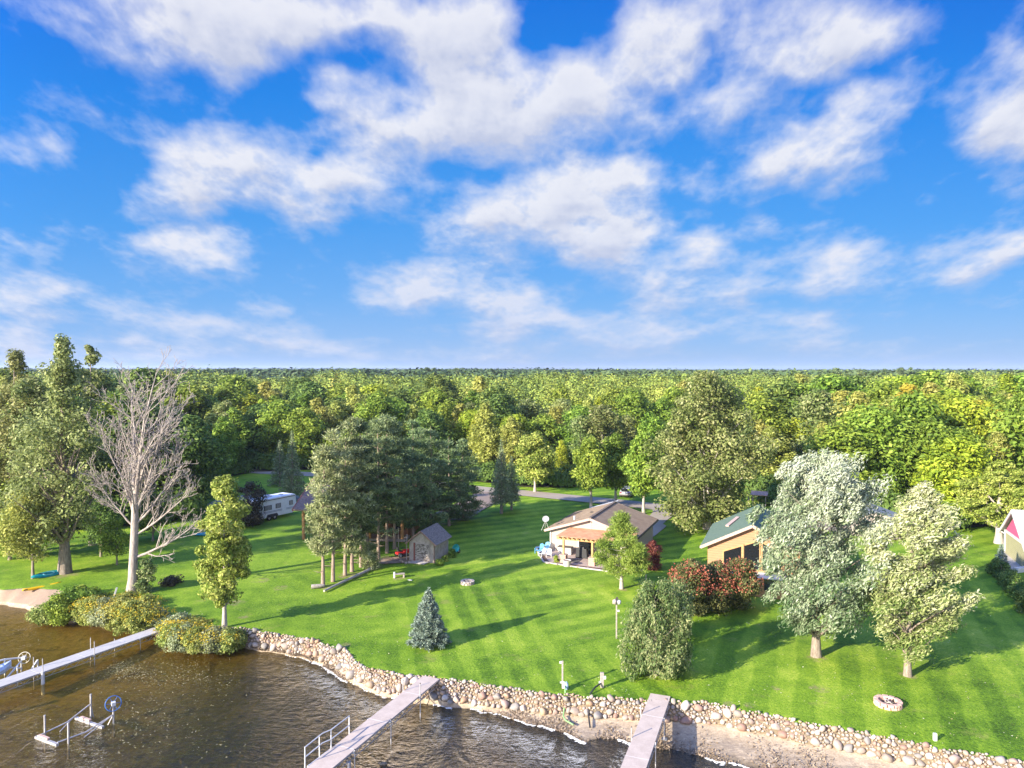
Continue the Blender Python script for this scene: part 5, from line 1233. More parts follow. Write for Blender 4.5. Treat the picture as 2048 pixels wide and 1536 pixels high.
# ================================================================== VEGETATION
def dims(bx, by, top, hw, cx=None):
    """base pixel, top pixel row, half width in pixels -> location, height, radius"""
    p = G(bx, by); return p, (by - top) * p.y / F, hw * p.y / F
def bl(name, bx, by, top, hw, prof, ncl, nlf, ls, lm, bark, label, cat='tree', group=None, cx=None, **k):
    p, h, r = dims(bx, by, top, hw)
    if cx is not None: k['lean'] = ((cx - bx) * p.y / F / h / .5, 0)
    return put_tree(name, broadleaf(int(bx * 7 + by), h, prof, r, ncl, nlf, ls, **k), p, M[lm], M[bark], label, cat, group)

# --- left shore
bl('cottonwood_tree', 130, 1147, 665, 112, [(0, .45), (.12, .8), (.3, 1), (.5, .95), (.66, .55), (.8, .36), (.9, .3), (1, .06)], 135, 19000, .165, 'lm_poplar', 'bark', 'tallest cottonwood at the left with a thick trunk and sparse pale crown', crown0=.16, clump=1.35, trunk_r=.5, limbs=110, rise=.9, outer=.75, tj=.25)
bl('cottonwood_tree', 22, 1108, 690, 92, [(0, .5), (.15, .9), (.35, 1), (.55, .75), (.75, .45), (.9, .3), (1, .15)], 120, 17000, .165, 'lm_poplar', 'bark', 'cottonwood cut by the left edge of the picture, rising above the horizon', crown0=.15, clump=1.1, limbs=60, rise=.8, cx=30, trunk_r=.4)
bl('cottonwood_tree', 74, 1112, 742, 96, OVAL, 110, 17000, .16, 'lm_cotton', 'bark', 'broad pale green cottonwood filling the gap left of the tallest cottonwood', crown0=.14, clump=1.2, limbs=60, rise=.8, trunk_r=.3)
bl('cottonwood_tree', 186, 1090, 675, 46, [(0, .6), (.3, 1), (.6, .7), (.85, .45), (1, .25)], 90, 9500, .165, 'lm_cotton', 'bark', 'narrow cottonwood tip between the tallest cottonwood and the dead tree', crown0=.15, clump=.85, limbs=50, rise=.9, trunk_r=.35)
bl('shade_tree', 66, 1158, 985, 62, ROUND, 46, 9000, .12, 'lm_olive', 'bark', 'small leafy tree with a slender trunk left of the teal kayak', crown0=.28, clump=.95, trunk_r=.13, cx=55)
bl('shade_tree', 20, 1120, 960, 70, ROUND, 40, 8000, .14, 'lm_green', 'bark', 'green tree in shade at the left edge behind the small leafy tree', crown0=.15, clump=1.2)
bl('young_tree', 202, 1114, 1000, 40, ROUND, 26, 5000, .12, 'lm_dark', 'bark', 'dark young tree between the tallest cottonwood and the dead tree, farther one', crown0=.25, clump=.9)
bl('young_tree', 234, 1130, 1040, 34, ROUND, 22, 4000, .11, 'lm_green', 'bark', 'small dark green tree between the tallest cottonwood and the dead tree, nearer one', crown0=.28, clump=.75)
bl('young_tree', 306, 1082, 985, 44, ROUND, 26, 5000, .12, 'lm_dark', 'bark', 'dark round tree right behind the dead tree', crown0=.2, clump=1.0)
# dead tree
def dead_tree():
    p, h, r = dims(265, 1184, 712, 112); g = np.random.default_rng(12)
    root = empty('dead_tree', p, 0, 'tall bare dead tree with pale pinkish branches near the left shore', 'tree')
    tr = MB(); tw_ = MB(); n3 = [0]
    def grow(a, d, L, r0, depth, mb):
        seg = 6; pts = [np.array(a)]; rad = [r0]; cur = np.array(a, float); dd = np.array(d, float)
        for i in range(seg):
            dd = dd + g.normal(size=3) * (.07 + .03 * depth) + np.array([0, 0, .075 if depth > 0 else 0]); dd /= np.linalg.norm(dd)
            cur = cur + dd * L / seg; pts.append(cur.copy()); rad.append(max(r0 * (1 - (i + 1) / seg * .72), .020))
        mb.tube(pts, rad, 7 if depth == 0 else 5 if depth == 1 else 3, cap=False)
        if depth >= 4: return
        nb = [0, 13, 6, 2][depth] if depth else 0
        for k in range(nb):
            t = .18 + .80 * (k + g.random()) / nb; j = min(int(t * seg), seg - 1); q = pts[j] + (pts[j + 1] - pts[j]) * (t * seg - j)
            dirn = (pts[j + 1] - pts[j]); dirn /= np.linalg.norm(dirn); side = g.normal(size=3); side -= dirn * side.dot(dirn); side /= np.linalg.norm(side)
            nd = dirn * .78 + side * (.60 if depth == 1 else .75) + np.array([0, 0, .12]); nd /= np.linalg.norm(nd)
            grow(q, nd, L * (.50 if depth == 1 else .45) * (.6 + .6 * g.random()) * (1.15 - t * .5), max(rad[j] * .50, .026), depth + 1, tw_)
    tp = [(0, 0, -.2), (.05, 0, 1.2), (.1, 0, 3), (.25, 0, 6), (.35, .0, 9.5)]
    tr.tube(tp, [.62, .42, .36, .32, .26], 12, cap=False)
    tr.build('trunk', M['bark_dead'], root)
    leaders = [((.35, 0, 8.6), (-.18, .05, 1), 11.0, .20), ((.35, 0, 8.8), (.02, 0, 1), 11.6, .20), ((.33, 0, 8.4), (.10, .12, 1), 10.0, .15), ((.3, 0, 7.5), (.34, -.1, 1), 9.0, .15), ((.3, 0, 7), (-.36, .1, 1), 9.0, .13),
               ((.28, 0, 6.5), (.70, .1, .75), 7.0, .13), ((.22, 0, 5.4), (.95, -.1, .55), 6.8, .13), ((.2, 0, 3.3), (.8, -.1, .42), 6.4, .16), ((.25, 0, 6.2), (-.6, -.1, .6), 5.8, .10), ((.25, 0, 6.0), (.3, .8, .7), 6, .10), ((.3, 0, 7.2), (.2, -.7, .9), 6, .10), ((.3, 0, 8.2), (.55, .2, .8), 7.0, .11), ((.3, 0, 8.0), (-.5, .2, .9), 6.5, .10)]
    for a, d_, L, r0 in leaders:
        d_ = np.array(d_, float); d_ /= np.linalg.norm(d_); grow(a, d_, L, r0, 1, tw_)
    tw_.build('branches', M['bark_dead'], root)
    root.scale = (1.0, 1.0, .94)
dead_tree()
bl('shrub', 290, 1184, 1112, 20, OVAL, 20, 3500, .10, 'lm_willow', 'bark', 'narrow leafy shrub growing at the foot of the dead tree', 'shrub', crown0=.02, clump=.45)
bl('maple_tree', 449, 1255, 945, 62, [(0, .45), (.15, .85), (.35, .95), (.5, .80), (.62, .95), (.8, .78), (1, .3)], 95, 17000, .125, 'lm_sap', 'bark_pale', 'slender yellow green maple at the shore beside the left end of the stone wall', crown0=.17, clump=.68, trunk_r=.16, tj=.2, outer=.5, limbs=60)
bl('round_shrub', 497, 1052, 965, 42, ROUND, 40, 9000, .11, 'lm_plum', 'bark', 'dark purplish round shrub in front of the white camper', 'shrub', crown0=.04, clump=.85)
bl('brush_pile', 345, 1170, 1158, 24, ROUND, 10, 900, .12, 'lm_plum', 'bark', 'low brown brush pile on the lawn right of the dead tree', 'brush pile', crown0=.05, clump=.45, limbs=8)
# --- shoreline shrubs and wild flowers
gv = np.random.default_rng(21)
SHR = [(92,1240,1204,24,'lm_weed'),(122,1243,1176,28,'lm_green'),(150,1232,1155,34,'lm_green'),(182,1246,1180,32,'lm_weed'),(212,1252,1186,32,'lm_weedg'),(238,1256,1186,32,'lm_weed'),(262,1262,1190,32,'lm_weed'),(290,1262,1198,34,'lm_weed'),(318,1258,1206,28,'lm_weedg'),(250,1228,1178,34,'lm_weed'),(288,1232,1186,34,'lm_weed'),(205,1222,1182,26,'lm_green'),(165,1212,1166,24,'lm_green'),
       (345,1290,1232,30,'lm_weed'),(372,1295,1238,32,'lm_weedg'),(402,1300,1244,32,'lm_weed'),(432,1300,1246,30,'lm_weedg'),(458,1298,1252,24,'lm_weed'),(360,1268,1224,28,'lm_weedg'),(395,1272,1236,28,'lm_weed'),(478,1288,1262,14,'lm_weed')]
pos_words = ['tall yellow green', 'dark green bushy', 'dense green', 'loose olive', 'grey green', 'pale leafy', 'yellow flowering', 'olive flowering', 'silvery']
for i, (bx, by, tp_, hw_, lm_) in enumerate(SHR):
    p = G(bx, by, -1.0); h = (by - tp_) * p.y / F * .80; r = hw_ * p.y / F * 1.25
    side = 'left of the left dock' if bx < 330 else 'right of the left dock'
    col = {'lm_weed': 'yellow green', 'lm_green': 'dark green', 'lm_weedg': 'grey green'}[lm_]
    rowd = 'at the waterside' if by > 1236 else 'on the bank'
    lab = f'{col} shrub {rowd} {side}' + (', dotted yellow' if (bx > 160 and lm_ != "lm_green") else '')
    t_ = put_tree('wild_shrub', broadleaf(900 + i, h, ROUND, r, 38, 6500, .085, crown0=.03, clump=.52, outer=.6, limbs=14, trunk_r=.04), p, M[lm_], M['bark'], lab, 'shrub', 'wild shrubs along the left shore')
    if bx > 160 and lm_ != 'lm_green':
        n_ = 420; th = gv.random(n_) * 6.28; q = gv.random(n_) ** .5; pts = np.stack([np.cos(th) * q * r, np.sin(th) * q * r, h * (.55 + .42 * np.sqrt(np.maximum(0, 1 - q * q))) + gv.normal(size=n_) * .08], 1)
        V, Fc, T = leaf_quads(pts, unit(np.array([0, 0, 1.]) + gv.normal(size=(n_, 3)) * .5), .03 + .05 * gv.random(n_), .7, gv.random(n_), gv)
        o = bpy.data.objects.new('flowers', mesh_np('flowers', V, Fc, M['lm_flower'], T)); link(o, t_); o['kind'] = 'stuff'

# --- pines by the shed
PINEP = [(0, .35), (.15, .8), (.4, 1), (.65, .72), (.85, .38), (1, .08)]
PN = [(646,1172,878,40,'lm_pine',.24),(666,1163,862,46,'lm_pine',.27),(690,1150,850,40,'lm_pine',.22),(704,1143,838,44,'lm_pine',.22),(722,1134,828,46,'lm_pined',.24),(757,1118,822,50,'lm_pined',.22),(774,1106,836,44,'lm_pined',.24),
      (789,1098,818,46,'lm_pined',.24),(826,1078,838,46,'lm_pined',.16),(862,1068,848,48,'lm_pined',.12),(898,1052,860,44,'lm_pined',.08),(926,1040,882,36,'lm_pined',.05),(842,1046,845,50,'lm_pined',.2),(735,1098,835,46,'lm_pined',.25)]
desc = ['leftmost slender pine with a long bare trunk beside the stump', 'second pine from the left with a long bare trunk', 'third pine of the group from the left', 'fourth pine of the group from the left', 'fifth pine of the group from the left, with drooping low boughs',
        'pine with an orange upper trunk left of the shed', 'dark pine left of the mower', 'tall dark pine rising behind the mower', 'dark pine directly behind the shed', 'dark pine behind the right side of the shed', 'dark pine right of the shed reaching low', 'rightmost dark bushy pine of the group, branches to the ground', 'dark pine behind the others in the middle of the group', 'dark pine in the rear of the group beside the cabin']
for i, (bx, by, tp_, hw_, lm_, c0) in enumerate(PN):
    p, h, r = dims(bx, by, tp_, hw_)
    put_tree('pine_tree', pine(300 + i, h * (1 + .05 * math.sin(i * 2.4)), PINEP, r * (1.0 if i < 5 else 1.12), (62 if i < 3 else 88), (120 if i < 3 else 135), .34, crown0=c0 - (.0 if i < 2 else .05), clump=(.62 if i < 5 else .66), limbs=64, wd=.055, bias=.55, flat=.34, outer=.45, lean=((.012 if i < 3 else 0), 0), trunk_r=.17), p, M[lm_], M['bark_pine'], desc[i], 'pine tree', 'pines beside the shed')
for k, (bx, by, tp_, hw_) in enumerate(((705,1095,1010,30),(640,1092,1028,26),(742,1082,1000,32),(800,1062,985,34),(690,1075,990,34),(850,1052,975,36),(670,1108,1060,16))):
    p, h, r = dims(bx, by, tp_, hw_); put_tree('pine_tree', pine(360 + k, h, ROUND, r, 26, 200, .32, crown0=.22, clump=.7, limbs=22, wd=.05, flat=.45), p, M['lm_pined' if k in (3, 5) else 'lm_pine'], M['bark_pine'], 'low young pine filling the gap in front of the log cabin', 'pine tree', 'pines beside the shed')
p, h, r = dims(720, 1140, 1085, 26); put_tree('low_pine_bough', pine(350, h, ROUND, r, 22, 150, .28, crown0=.05, clump=.5, limbs=20, wd=.04), G(735, 1136), M['lm_pine'], M['bark_pine'], 'low bushy young pine among the trunks of the pine group', 'pine tree')
# --- other conifers
def con(bx, by, tp_, hw_, lm_, label, nwh=22, per=9, needles=60, L=.22, **k):
    p, h, r = dims(bx, by, tp_, hw_); return put_tree('spruce_tree', conifer(int(bx + by), h, r, nwh, per, needles, L, **k), p, M[lm_], M['bark'], label, 'spruce tree')
con(857, 1290, 1178, 41, 'lm_spruce', 'small blue spruce standing alone on the front lawn', nwh=22, per=14, needles=230, L=.17, wd=.034, crown0=.03, power=.82, droop=-.02)
con(1003, 1027, 880, 29, 'lm_sprg', 'tall blue grey spruce beside the gravel drive', nwh=26, per=9, needles=110, L=.26, wd=.04, crown0=.14)
con(1023, 1020, 912, 22, 'lm_sprg', 'thinner grey spruce just right of the tall blue grey spruce', nwh=22, per=8, needles=80, L=.26, wd=.04, crown0=.18)
con(585, 1000, 862, 30, 'lm_sprg', 'dark spruce between the camper and the cabin', nwh=24, per=9, needles=100, L=.28, wd=.045, crown0=.06)
con(560, 972, 880, 24, 'lm_sprg', 'dark spruce behind the camper, left of the other one', nwh=20, per=8, needles=80, L=.28, wd=.045)
con(2002, 1142, 1088, 19, 'lm_spruce', 'young blue spruce at the corner of the pink gable house', nwh=16, per=10, needles=70, L=.18, wd=.03, crown0=.03)
p, h, r = dims(1243, 1178, 1026, 52)
put_tree('pine_tree', pine(77, h, [(0, .55), (.12, .9), (.3, 1), (.6, .75), (.85, .42), (1, .15)], r * 1.05, 115, 330, .20, crown0=.20, clump=.50, limbs=80, wd=.030, trunk_r=.17, flat=.8), p, M['lm_mugo'], M['bark_pale'], 'bright yellow green pine in front of the pergola of the tan house', 'pine tree')
# --- shrubs round the houses
bl('barberry_shrub', 1306, 1140, 1082, 18, ROUND, 26, 4500, .09, 'lm_red', 'bark', 'dark red shrub at the right corner of the tan house', 'shrub', crown0=.03, clump=.5)
bl('garden_plant', 1112, 1126, 1112, 8, ROUND, 8, 700, .08, 'lm_green', 'bark', 'small green plant left of the round planter', 'plant', crown0=.0, clump=.22)
for k, (bx, by, tp_, hw_) in enumerate(((880,1130,1118,8),(893,1122,1108,9),(905,1114,1100,9))):
    bl('garden_plant', bx, by, tp_, hw_, ROUND, 9, 900, .09, 'lm_green', 'bark', ['leafy green plant at the front right corner of the shed', 'leafy green plant along the middle of the shed side wall', 'leafy green plant below the teal wheelbarrow'][k], 'plant', crown0=.0, clump=.26)
bl('willow_bush', 1312, 1350, 1163, 76, [(0, .85), (.15, 1), (.45, 1), (.75, .8), (1, .35)], 130, 26000, .105, 'lm_willow', 'bark', 'big rounded grey green bush on the lawn above the right dock', 'bush', crown0=.03, clump=.66, tj=.25, asp=.36, outer=.38, sweep=(.12, 0, 1.0), stretch=1.5)
bl('shrub', 1352, 1275, 1160, 40, ROUND, 50, 13000, .085, 'lm_willow', 'bark', 'dense green bush directly behind the big rounded bush', 'bush', crown0=.03, clump=.7)
for k, (bx, by, tp_, hw_) in enumerate(((1382,1232,1118,42),(1432,1222,1130,40),(1478,1218,1116,42))):
    t_ = bl('berry_bush', bx, by, tp_, hw_, ROUND, 60, 12000, .095, 'lm_brush', 'bark', ['left red berried bush beside the big rounded bush', 'middle red berried bush in front of the green roofed house', 'right red berried bush below the large windows'][k], 'bush', crown0=.10, clump=.65)
    p, h, r = dims(bx, by, tp_, hw_); n_ = 1150; ncl_ = 60; cc = unit(gv.normal(size=(ncl_, 3))); cc[:, 2] = np.abs(cc[:, 2]) * .9 - .05; cc = cc * np.array([r * .98, r * .98, h * .50]) + np.array([0, 0, h * .52])
    pts = cc[gv.integers(0, ncl_, n_)] + gv.normal(size=(n_, 3)) * .20
    V, Fc, T = leaf_quads(pts, unit(gv.normal(size=(n_, 3)) + np.array([-.3, -.5, .5])), .045 + .04 * gv.random(n_), .8, gv.random(n_), gv)
    o = bpy.data.objects.new('berries', mesh_np('berries', V, Fc, M['lm_berry'], T)); link(o, t_); o['kind'] = 'stuff'
bl('shrub', 1434, 1190, 1108, 18, OVAL, 20, 3500, .09, 'lm_plum', 'bark', 'thin brownish shrub against the left corner of the green roofed house', 'shrub', crown0=.03, clump=.5)
# --- the two pale trees
bl('silver_maple', 1632, 1313, 908, 130, [(0, .40), (.12, .78), (.3, .98), (.55, 1), (.78, .86), (.93, .6), (1, .3)], 165, 56000, .13, 'lm_silver', 'bark', 'large silvery leaved tree in front of the green roofed house', crown0=.13, clump=1.0, trunk_r=.28, sweep=(.7, .15, .8), stretch=1.5, outer=.42, tj=.20, asp=.34, tgrad=.55, bias=.52, limbs=70)
bl('silver_maple', 1815, 1353, 962, 105, [(0, .42), (.12, .85), (.3, 1), (.55, .95), (.78, .68), (.93, .36), (1, .12)], 112, 38000, .13, 'lm_cream', 'bark', 'cream leaved tree at the right, smaller of the two pale trees', crown0=.12, clump=.88, trunk_r=.20, sweep=(.95, .1, .45), stretch=1.7, outer=.5, tj=.22, asp=.34, tgrad=.45, bias=.52, cx=1822, limbs=60)
bl('layered_tree', 1998, 1087, 920, 92, [(0, .7), (.2, 1), (.5, .9), (.8, .6), (1, .2)], 150, 22000, .15, 'lm_sap', 'bark_pale', 'wide layered green tree left of the pink gable house', crown0=.25, clump=1.15, flat=.5, sweep=(.8, 0, .2), trunk_r=.42)
# --- trees along the road and behind the tan house
RT = [(1070,984,866,46,'lm_sap'),(1182,1018,872,40,'lm_green'),(1231,1008,868,38,'lm_green'),(1287,1028,866,44,'lm_green')]
rl = ['lime green young tree on the grass beyond the road, left of the others', 'green maple left of the tan house ridge, beside the road', 'green maple between the tan house and the parked car', 'green maple on the grass island beside the driveway']
for i, (bx, by, tp_, hw_, lm_) in enumerate(RT): bl('maple_tree', bx, by, tp_, hw_, [(0, .55), (.2, .95), (.5, 1), (.8, .7), (1, .25)], 60, 11000, .20, lm_, 'bark_pale', rl[i], crown0=.28, clump=1.15, trunk_r=.20, group='maples along the road')
bl('cottonwood_tree', 1416, 1058, 737, 112, [(0, .6), (.12, .9), (.35, 1), (.6, .92), (.8, .72), (.93, .5), (1, .3)], 170, 42000, .19, 'lm_cotton', 'bark_pale', 'huge cottonwood left of the green roof, its top above the horizon', crown0=.06, clump=1.55, trunk_r=.50, limbs=80, outer=.5, rise=.9)
bl('maple_tree', 1379, 1037, 935, 40, ROUND, 40, 9000, .12, 'lm_cotton', 'bark', 'smaller tree at the foot of the huge cottonwood beside the driveway', crown0=.25, clump=1.0)
bl('young_tree', 1465, 1030, 985, 22, ROUND, 16, 3000, .12, 'lm_green', 'bark', 'small green tree behind the ridge of the green roofed house', crown0=.25, clump=.8)
# hedge at the right edge
p0 = G(1994, 1150); p1 = G(2062, 1228)
for k in range(9):
    q = p0.lerp(p1, k / 8); 
    put_tree('hedge_bush', broadleaf(700 + k, 1.5, [(0, .9), (.5, 1), (1, .7)], 1.0, 16, 2600, .075, crown0=.0, clump=.42, limbs=6, trunk_r=.03), q, M['lm_dark'], M['bark'], 'clipped dark green bush in the hedge at the right edge', 'hedge bush', 'hedge bushes at the right edge')
bl('shrub', 2044, 1120, 1102, 9, ROUND, 10, 900, .08, 'lm_willow', 'bark', 'small grey green shrub against the olive wall at the right edge', 'shrub', crown0=0, clump=.25)

# ------------------------------------------------------------------ the wood
def proto(kind, seed, lm_, bark='bark'):
    if kind == 'round': d_ = broadleaf(seed, 14, [(0, .5), (.2, .9), (.5, 1), (.75, .85), (1, .35)], 4.3, 70, 9500, .26, crown0=.16, clump=1.6, limbs=14, outer=.35, bias=.5)
    elif kind == 'tall': d_ = broadleaf(seed, 16, [(0, .5), (.2, .85), (.5, 1), (.75, .7), (1, .2)], 3.4, 64, 8500, .25, crown0=.16, clump=1.35, limbs=14, outer=.4)
    elif kind == 'loose': d_ = broadleaf(seed, 15, [(0, .4), (.25, .8), (.5, 1), (.8, .8), (1, .3)], 3.9, 60, 6000, .24, crown0=.18, clump=1.3, limbs=34, outer=.55, spread=1.15)
    elif kind == 'aspen': d_ = broadleaf(seed, 15, [(0, .5), (.2, .9), (.5, .9), (.8, .6), (1, .15)], 2.6, 60, 7000, .20, crown0=.22, clump=1.05, limbs=16, outer=.45, flat=1.2)
    mb, (V, Fc, T) = d_; tm = mb.build('trunk', M[bark]); C.objects.unlink(tm)
    return tm.data, mesh_np('crown_' + kind, V, Fc, M[lm_], T)
KN = {'green': ('round', 'lm_green', 'mid green rounded tree'), 'dark': ('round', 'lm_dark', 'dark green rounded tree'), 'olive': ('tall', 'lm_olive', 'olive green upright tree'),
      'lime': ('round', 'lm_lime', 'lime green rounded tree'), 'gold': ('tall', 'lm_gold', 'golden yellow tree'), 'aspen': ('aspen', 'lm_olive', 'narrow olive aspen'), 'limeaspen': ('aspen', 'lm_lime', 'narrow lime aspen'),
      'pale': ('loose', 'lm_poplar', 'pale thin crowned tree'), 'cotton': ('loose', 'lm_cotton', 'loose grey green tree'), 'greentall': ('tall', 'lm_green', 'upright green tree')}
PR = {k: [proto(v[0], 400 + 10 * i + j, v[1], 'bark_pale' if v[0] in ('aspen', 'loose') else 'bark') for j in range(2)] for i, (k, v) in enumerate(KN.items())}
PH = {'round': 14, 'tall': 16, 'loose': 15, 'aspen': 15}
gw = np.random.default_rng(33)
def pick(px_, Y, front):
    """kind of tree by where it stands: yellower to the right, darker to the left"""
    right = np.clip((px_ - 1300) / 700, 0, 1); w_ = {'green': .22, 'dark': .16, 'olive': .14, 'lime': .13, 'gold': .035, 'aspen': .08, 'limeaspen': .08, 'pale': .05, 'cotton': .10, 'greentall': .12}
    if px_ < 420: w_.update(dark=.3, gold=0.01, pale=.0, lime=.10)
    if right > 0: w_['olive'] += .25 * right; w_['lime'] += .12 * right; w_['gold'] += .09 * right; w_['dark'] *= 1 - .7 * right; w_['aspen'] += .08 * right
    if 1550 < px_ < 1960 and Y < 108: w_ = {'green': .75, 'lime': .15, 'greentall': .1}
    k = list(w_); a = np.array([w_[q] for q in k]); return k[gw.choice(len(k), p=a / a.sum())]
spots = []
Y = 66.0
while Y < 430:
    step = 7.0 + max(0, Y - 200) * .012
    X = -Y * .76 - 6
    while X < Y * .76 + 6:
        x_ = X + gw.uniform(-2.0, 2.0); y_ = Y + gw.uniform(-2.2, 2.2); fy = front_y(px_of(x_, y_))
        if y_ > fy + 1.5: spots.append((x_, y_, y_ - fy))
        X += step * 1.05
    Y += step * .95
RIDGE = [(-100,738),(240,744),(290,735),(330,744),(360,733),(430,732),(460,747),(520,752),(600,748),(640,742),(660,728),(715,725),(735,744),(800,748),(880,745),(1000,752),(1060,742),(1140,738),(1200,742),(1300,746),(1350,742),(1500,740),(1560,745),(1700,748),(1850,744),(2048,742)]
def hmax(px_, Y):
    py = np.interp(px_, [q[0] for q in RIDGE], [q[1] for q in RIDGE]); return CAMH - (py - 740) * Y / F
trees = []
for (x_, y_, df) in spots:
    px_ = px_of(x_, y_); k = pick(px_, y_, df)
    base_h = 10.5 if px_ < 1550 else 13.0
    if 1040 < px_ < 1480 : base_h = 9.0
    h = base_h + (18.5 - base_h) * min(df / 85, 1) + gw.normal() * 1.9
    if px_ < 560 and df < 30: h = 12.5 + gw.normal() * 1.4 if px_ > 330 else 15 + gw.normal()
    if k in ('gold', 'lime') : h *= .93
    h = min(h, hmax(px_, y_) - abs(gw.normal()) * .9 + (1.6 if gw.random() < .10 else 0)); h = max(h, 6)
    trees.append((x_, y_, df, k, h))
# ranks along the front are seen whole, so they come first
def shown(t): return t[4] / t[1] / (1 + t[2] / 26)
trees.sort(key=lambda t: -shown(t))
n_ind = 262
near, back = trees[:n_ind], trees[n_ind:]
WHERE = [(0, 250, 'behind the left cottonwoods'), (250, 420, 'right of the dead tree'), (420, 560, 'behind the camper'), (560, 700, 'left of the pine group'), (700, 950, 'above the pine group'), (950, 1100, 'behind the tall spruce'), (1100, 1240, 'behind the tan house'), (1240, 1330, 'behind the parked car'),
         (1330, 1500, 'around the huge cottonwood'), (1500, 1700, 'behind the silvery tree'), (1700, 1860, 'behind the cream tree'), (1860, 1960, 'left of the layered tree'), (1960, 2200, 'behind the pink gable house')]
for (x_, y_, df, k, h) in near:
    kind, lm_, words = KN[k]; j = int(gw.integers(0, 2)); tm, cm = PR[k][j]; px_ = px_of(x_, y_); s_ = h / PH[kind]
    where = next((w_ for a, b, w_ in WHERE if a <= px_ < b), 'at the far left edge' if px_ < 0 else 'at the far right edge')
    row = 'front edge' if df < 9 else 'second rank' if df < 20 else 'middle' if df < 42 else 'rear'
    sz = 'big ' if h > 17 else 'small ' if h < 11 else ''
    lab = f'{sz}{words}, wood {row}, {where}'
    name = {'aspen': 'aspen_tree', 'limeaspen': 'aspen_tree'}.get(k, 'broadleaf_tree')
    r = empty(name, (x_, y_, .07), gw.random() * 6.28, lab, 'tree', 'trees of the wood'); sx = s_ * (1.05 + .40 * gw.random()); r.scale = (sx, sx, s_)
    link(bpy.data.objects.new('crown', cm), r); link(bpy.data.objects.new('trunk', tm), r)
# --- understorey at the front edge closes the view under the crowns
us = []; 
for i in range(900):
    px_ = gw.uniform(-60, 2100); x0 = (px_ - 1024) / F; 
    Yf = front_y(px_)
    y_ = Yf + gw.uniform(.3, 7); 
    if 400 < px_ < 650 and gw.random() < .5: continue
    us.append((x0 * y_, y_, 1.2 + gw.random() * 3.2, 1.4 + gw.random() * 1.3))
def blob_mass(name, items, leaves_per, ls, m, label, seed, cat='undergrowth'):
    g = np.random.default_rng(seed); P_ = []; N_ = []; S_ = []; T_ = []
    for it in items:
        x_, y_, h, r = it[:4]; z0 = it[4] if len(it) > 4 else 0; n = int(leaves_per if not callable(leaves_per) else leaves_per(it)); l_ = ls if not callable(ls) else ls(it)
        d_ = unit(g.normal(size=(n, 3))); d_[:, 2] = np.abs(d_[:, 2]) * 1.0 - .15
        lump = 1 + .18 * np.sin(d_[:, 0] * 5 + x_) * np.cos(d_[:, 1] * 5 + y_) + .08 * g.normal(size=n)
        pos = d_ * np.array([r, r, h * .62]) * lump[:, None] + np.array([x_, y_, z0 + h * .38])
        P_.append(pos); N_.append(unit(d_ + g.normal(size=(n, 3)) * .22)); S_.append(np.full(n, l_) * (.6 + .8 * g.random(n)))
        tt = it[5] if len(it) > 5 else .5; T_.append(np.clip(tt + g.normal(size=n) * .06, 0, 1))
    V, Fc, T = leaf_quads(np.concatenate(P_), np.concatenate(N_), np.concatenate(S_), .6, np.concatenate(T_), g)
    o = bpy.data.objects.new(name, mesh_np(name, V, Fc, m, T)); link(o); tag(o, label, cat, None, 'stuff'); return o
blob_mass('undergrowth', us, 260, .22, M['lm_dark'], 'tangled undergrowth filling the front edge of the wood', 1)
# --- rest of the wood as one mass
def fn_far():
    m = bpy.data.materials.new('far_wood'); m.use_nodes = True; t = NT(m.node_tree); b = t.n['Principled BSDF']
    a = t.node('ShaderNodeAttribute', attribute_name='tint').outputs['Fac']
    c = t.cramp(a, [(0, (.05, .085, .025)), (.25, (.10, .155, .032)), (.45, (.17, .235, .04)), (.62, (.26, .315, .055)), (.86, (.37, .39, .075)), (1, (.46, .40, .09))])
    t.l.new(c, b.inputs['Base Color']); b.inputs['Roughness'].default_value = .7; b.inputs['Specular IOR Level'].default_value = .2
    return m
M['farwood'] = fn_far()
TK = {'green': .42, 'dark': .2, 'olive': .6, 'lime': .72, 'gold': .95, 'aspen': .6, 'limeaspen': .74, 'pale': .62, 'cotton': .5, 'greentall': .45}
items = [(x_, y_, h * (.93 + .09 * gw.random()), 4.0 + gw.random() * 2.6, 0, TK[k]) for (x_, y_, df, k, h) in back]
blob_mass('distant_wood', [(a, b, c - 1.5, d_, 1.5, f) for a, b, c, d_, e, f in items], lambda it: 520 if it[1] < 220 else 300, lambda it: .35 if it[1] < 220 else .5, M['farwood'], 'dense mixed wood stretching away behind the nearer trees', 2, 'wood')
M['farwood2'] = leaf_mat('leaf_farthest', (.03, .06, .022), (.085, .13, .04), (.17, .21, .06), hv=0, vv=0, trans=0)
items = []; Y = 432.0
while Y < 7000:
    step = 9.5 + (Y - 430) * .020; X = -Y * .78
    while X < Y * .78:
        x_ = X + gw.uniform(-.5, .5) * step; y_ = Y + gw.uniform(-.5, .5) * step; px_ = px_of(x_, y_)
        top = CAMH - (np.interp(px_, [-100, 240, 520, 760, 1060, 1500, 2048], [736, 737, 736.5, 737, 737.5, 739, 739]) - 740) * y_ / F
        hh = 17.0 + gw.normal() * (2.2 + y_ * .0016)
        # ground swells: alternate bands stand a little higher and reach the skyline
        band = .5 + .5 * math.sin(y_ * .0042 + x_ * .0011 + 1.3)
        if Y > 1400: hh = 17 + (top - 17) * (.35 + .65 * band) * min((y_ - 1400) / 1800, 1)
        hh = min(hh, max(top, 16.5) + abs(gw.normal()) * y_ * .0007)
        r_ = step * .72
        tt = np.clip(.42 + .28 * gw.normal() * .4 + (.14 if px_ > 1200 else 0) - (y_ > 900) * .16 - .12 * (.5 + .5 * math.sin(x_ * .006 + y_ * .003)), .02, .98)
        items.append((x_, y_, 13.0 + r_ * .2, r_, hh - 13.0 - r_ * .2, tt)); X += step * 1.02
    Y += step * 1.05
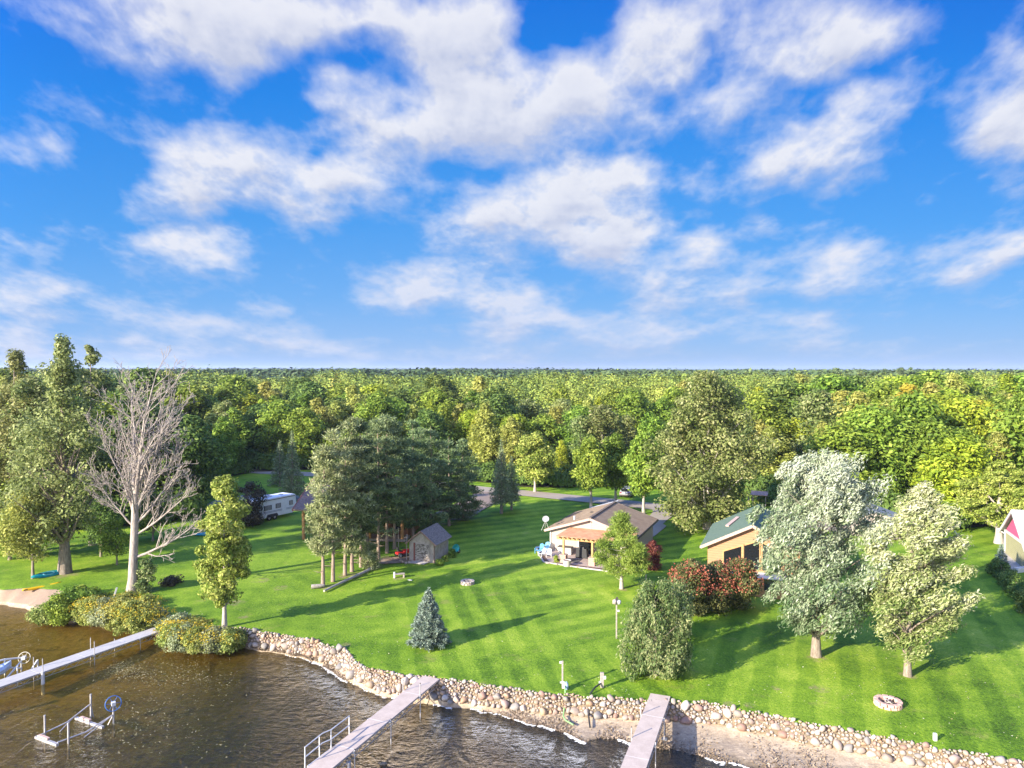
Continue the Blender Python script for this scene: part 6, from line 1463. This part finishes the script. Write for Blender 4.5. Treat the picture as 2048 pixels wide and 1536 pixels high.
blob_mass('far_wood', items, lambda it: 46 if it[1] < 1500 else 26, lambda it: .9 + it[3] * .085, M['farwood2'], 'far unbroken wood reaching to the horizon', 4, 'wood')
# a few taller pines breaking the skyline
for k, (px_, py, d_, hw_) in enumerate(((1720, 735, 430, 9), (1800, 735, 450, 8), (1822, 736, 460, 8), (1672, 737, 440, 8), (855, 735, 520, 6), (868, 735, 520, 5), (914, 735, 520, 5), (1768, 738, 450, 5))):
    X0 = (px_ - 1024) / F * d_; top = CAMH - (py - 740) * d_ / F
    put_tree('pine_tree', pine(800 + k, top, [(0, .3), (.5, .8), (.8, 1), (1, .5)], hw_ * d_ / F, 26, 60, 1.0, crown0=.45, clump=1.3, wd=.25, limbs=8), (X0, d_, 0), M['lm_pined'], M['bark'], 'dark flat topped pine breaking the far skyline ' + ('on the left' if px_ < 1000 else 'on the right'), 'pine tree', 'far skyline pines ' + ('left' if px_ < 1000 else 'right'))

# ------------------------------------------------------------------ haze
HZ = MB(); HZ.box((0, 3300, 24), (13000, 8600, 62)); o = HZ.build('haze'); m = bpy.data.materials.new('haze'); m.use_nodes = True; t = NT(m.node_tree); t.n.clear()
pv = t.node('ShaderNodeVolumePrincipled', {'Color': (.72, .82, .98, 1), 'Density': .00012, 'Anisotropy': .2}); mo = t.node('ShaderNodeOutputMaterial'); t.l.new(pv.outputs[0], mo.inputs['Volume'])
o.data.materials.append(m); o['kind'] = 'stuff'; o['label'] = 'thin blue haze over the far wood'

# ------------------------------------------------------------------ tell look-alikes apart by their order in the picture
ORD = ['', 'second', 'third', 'fourth', 'fifth', 'sixth', 'seventh', 'eighth', 'ninth', 'tenth', 'eleventh', 'twelfth', 'thirteenth', 'fourteenth', 'fifteenth', 'sixteenth', 'seventeenth', 'eighteenth', 'nineteenth', 'twentieth']
bpy.context.view_layer.update()
by = {}
for o in list(C.objects):
    if o.parent is None and o.get('label') and o.get('category'): by.setdefault(o['label'], []).append(o)
for lab, os_ in by.items():
    n = len(os_)
    if n < 2: continue
    os_.sort(key=lambda o: o.location.x / max(o.location.y, 1))
    for i, o in enumerate(os_):
        w_ = ('left one' if i == 0 else 'right one') if n == 2 else 'leftmost' if i == 0 else 'rightmost' if i == n - 1 else 'middle one' if n == 3 else (ORD[i] + ' from left' if i <= n / 2 and i < 20 else ('second' if n - 1 - i == 1 else ORD[min(n - 1 - i, 19)]) + ' from right')
        o['label'] = lab + ', ' + w_

for o in C.objects:
    if o.parent is None and o.get('category') and len(o['label'].split()) > 16: print('LONG', o.name, len(o['label'].split()), o['label'])
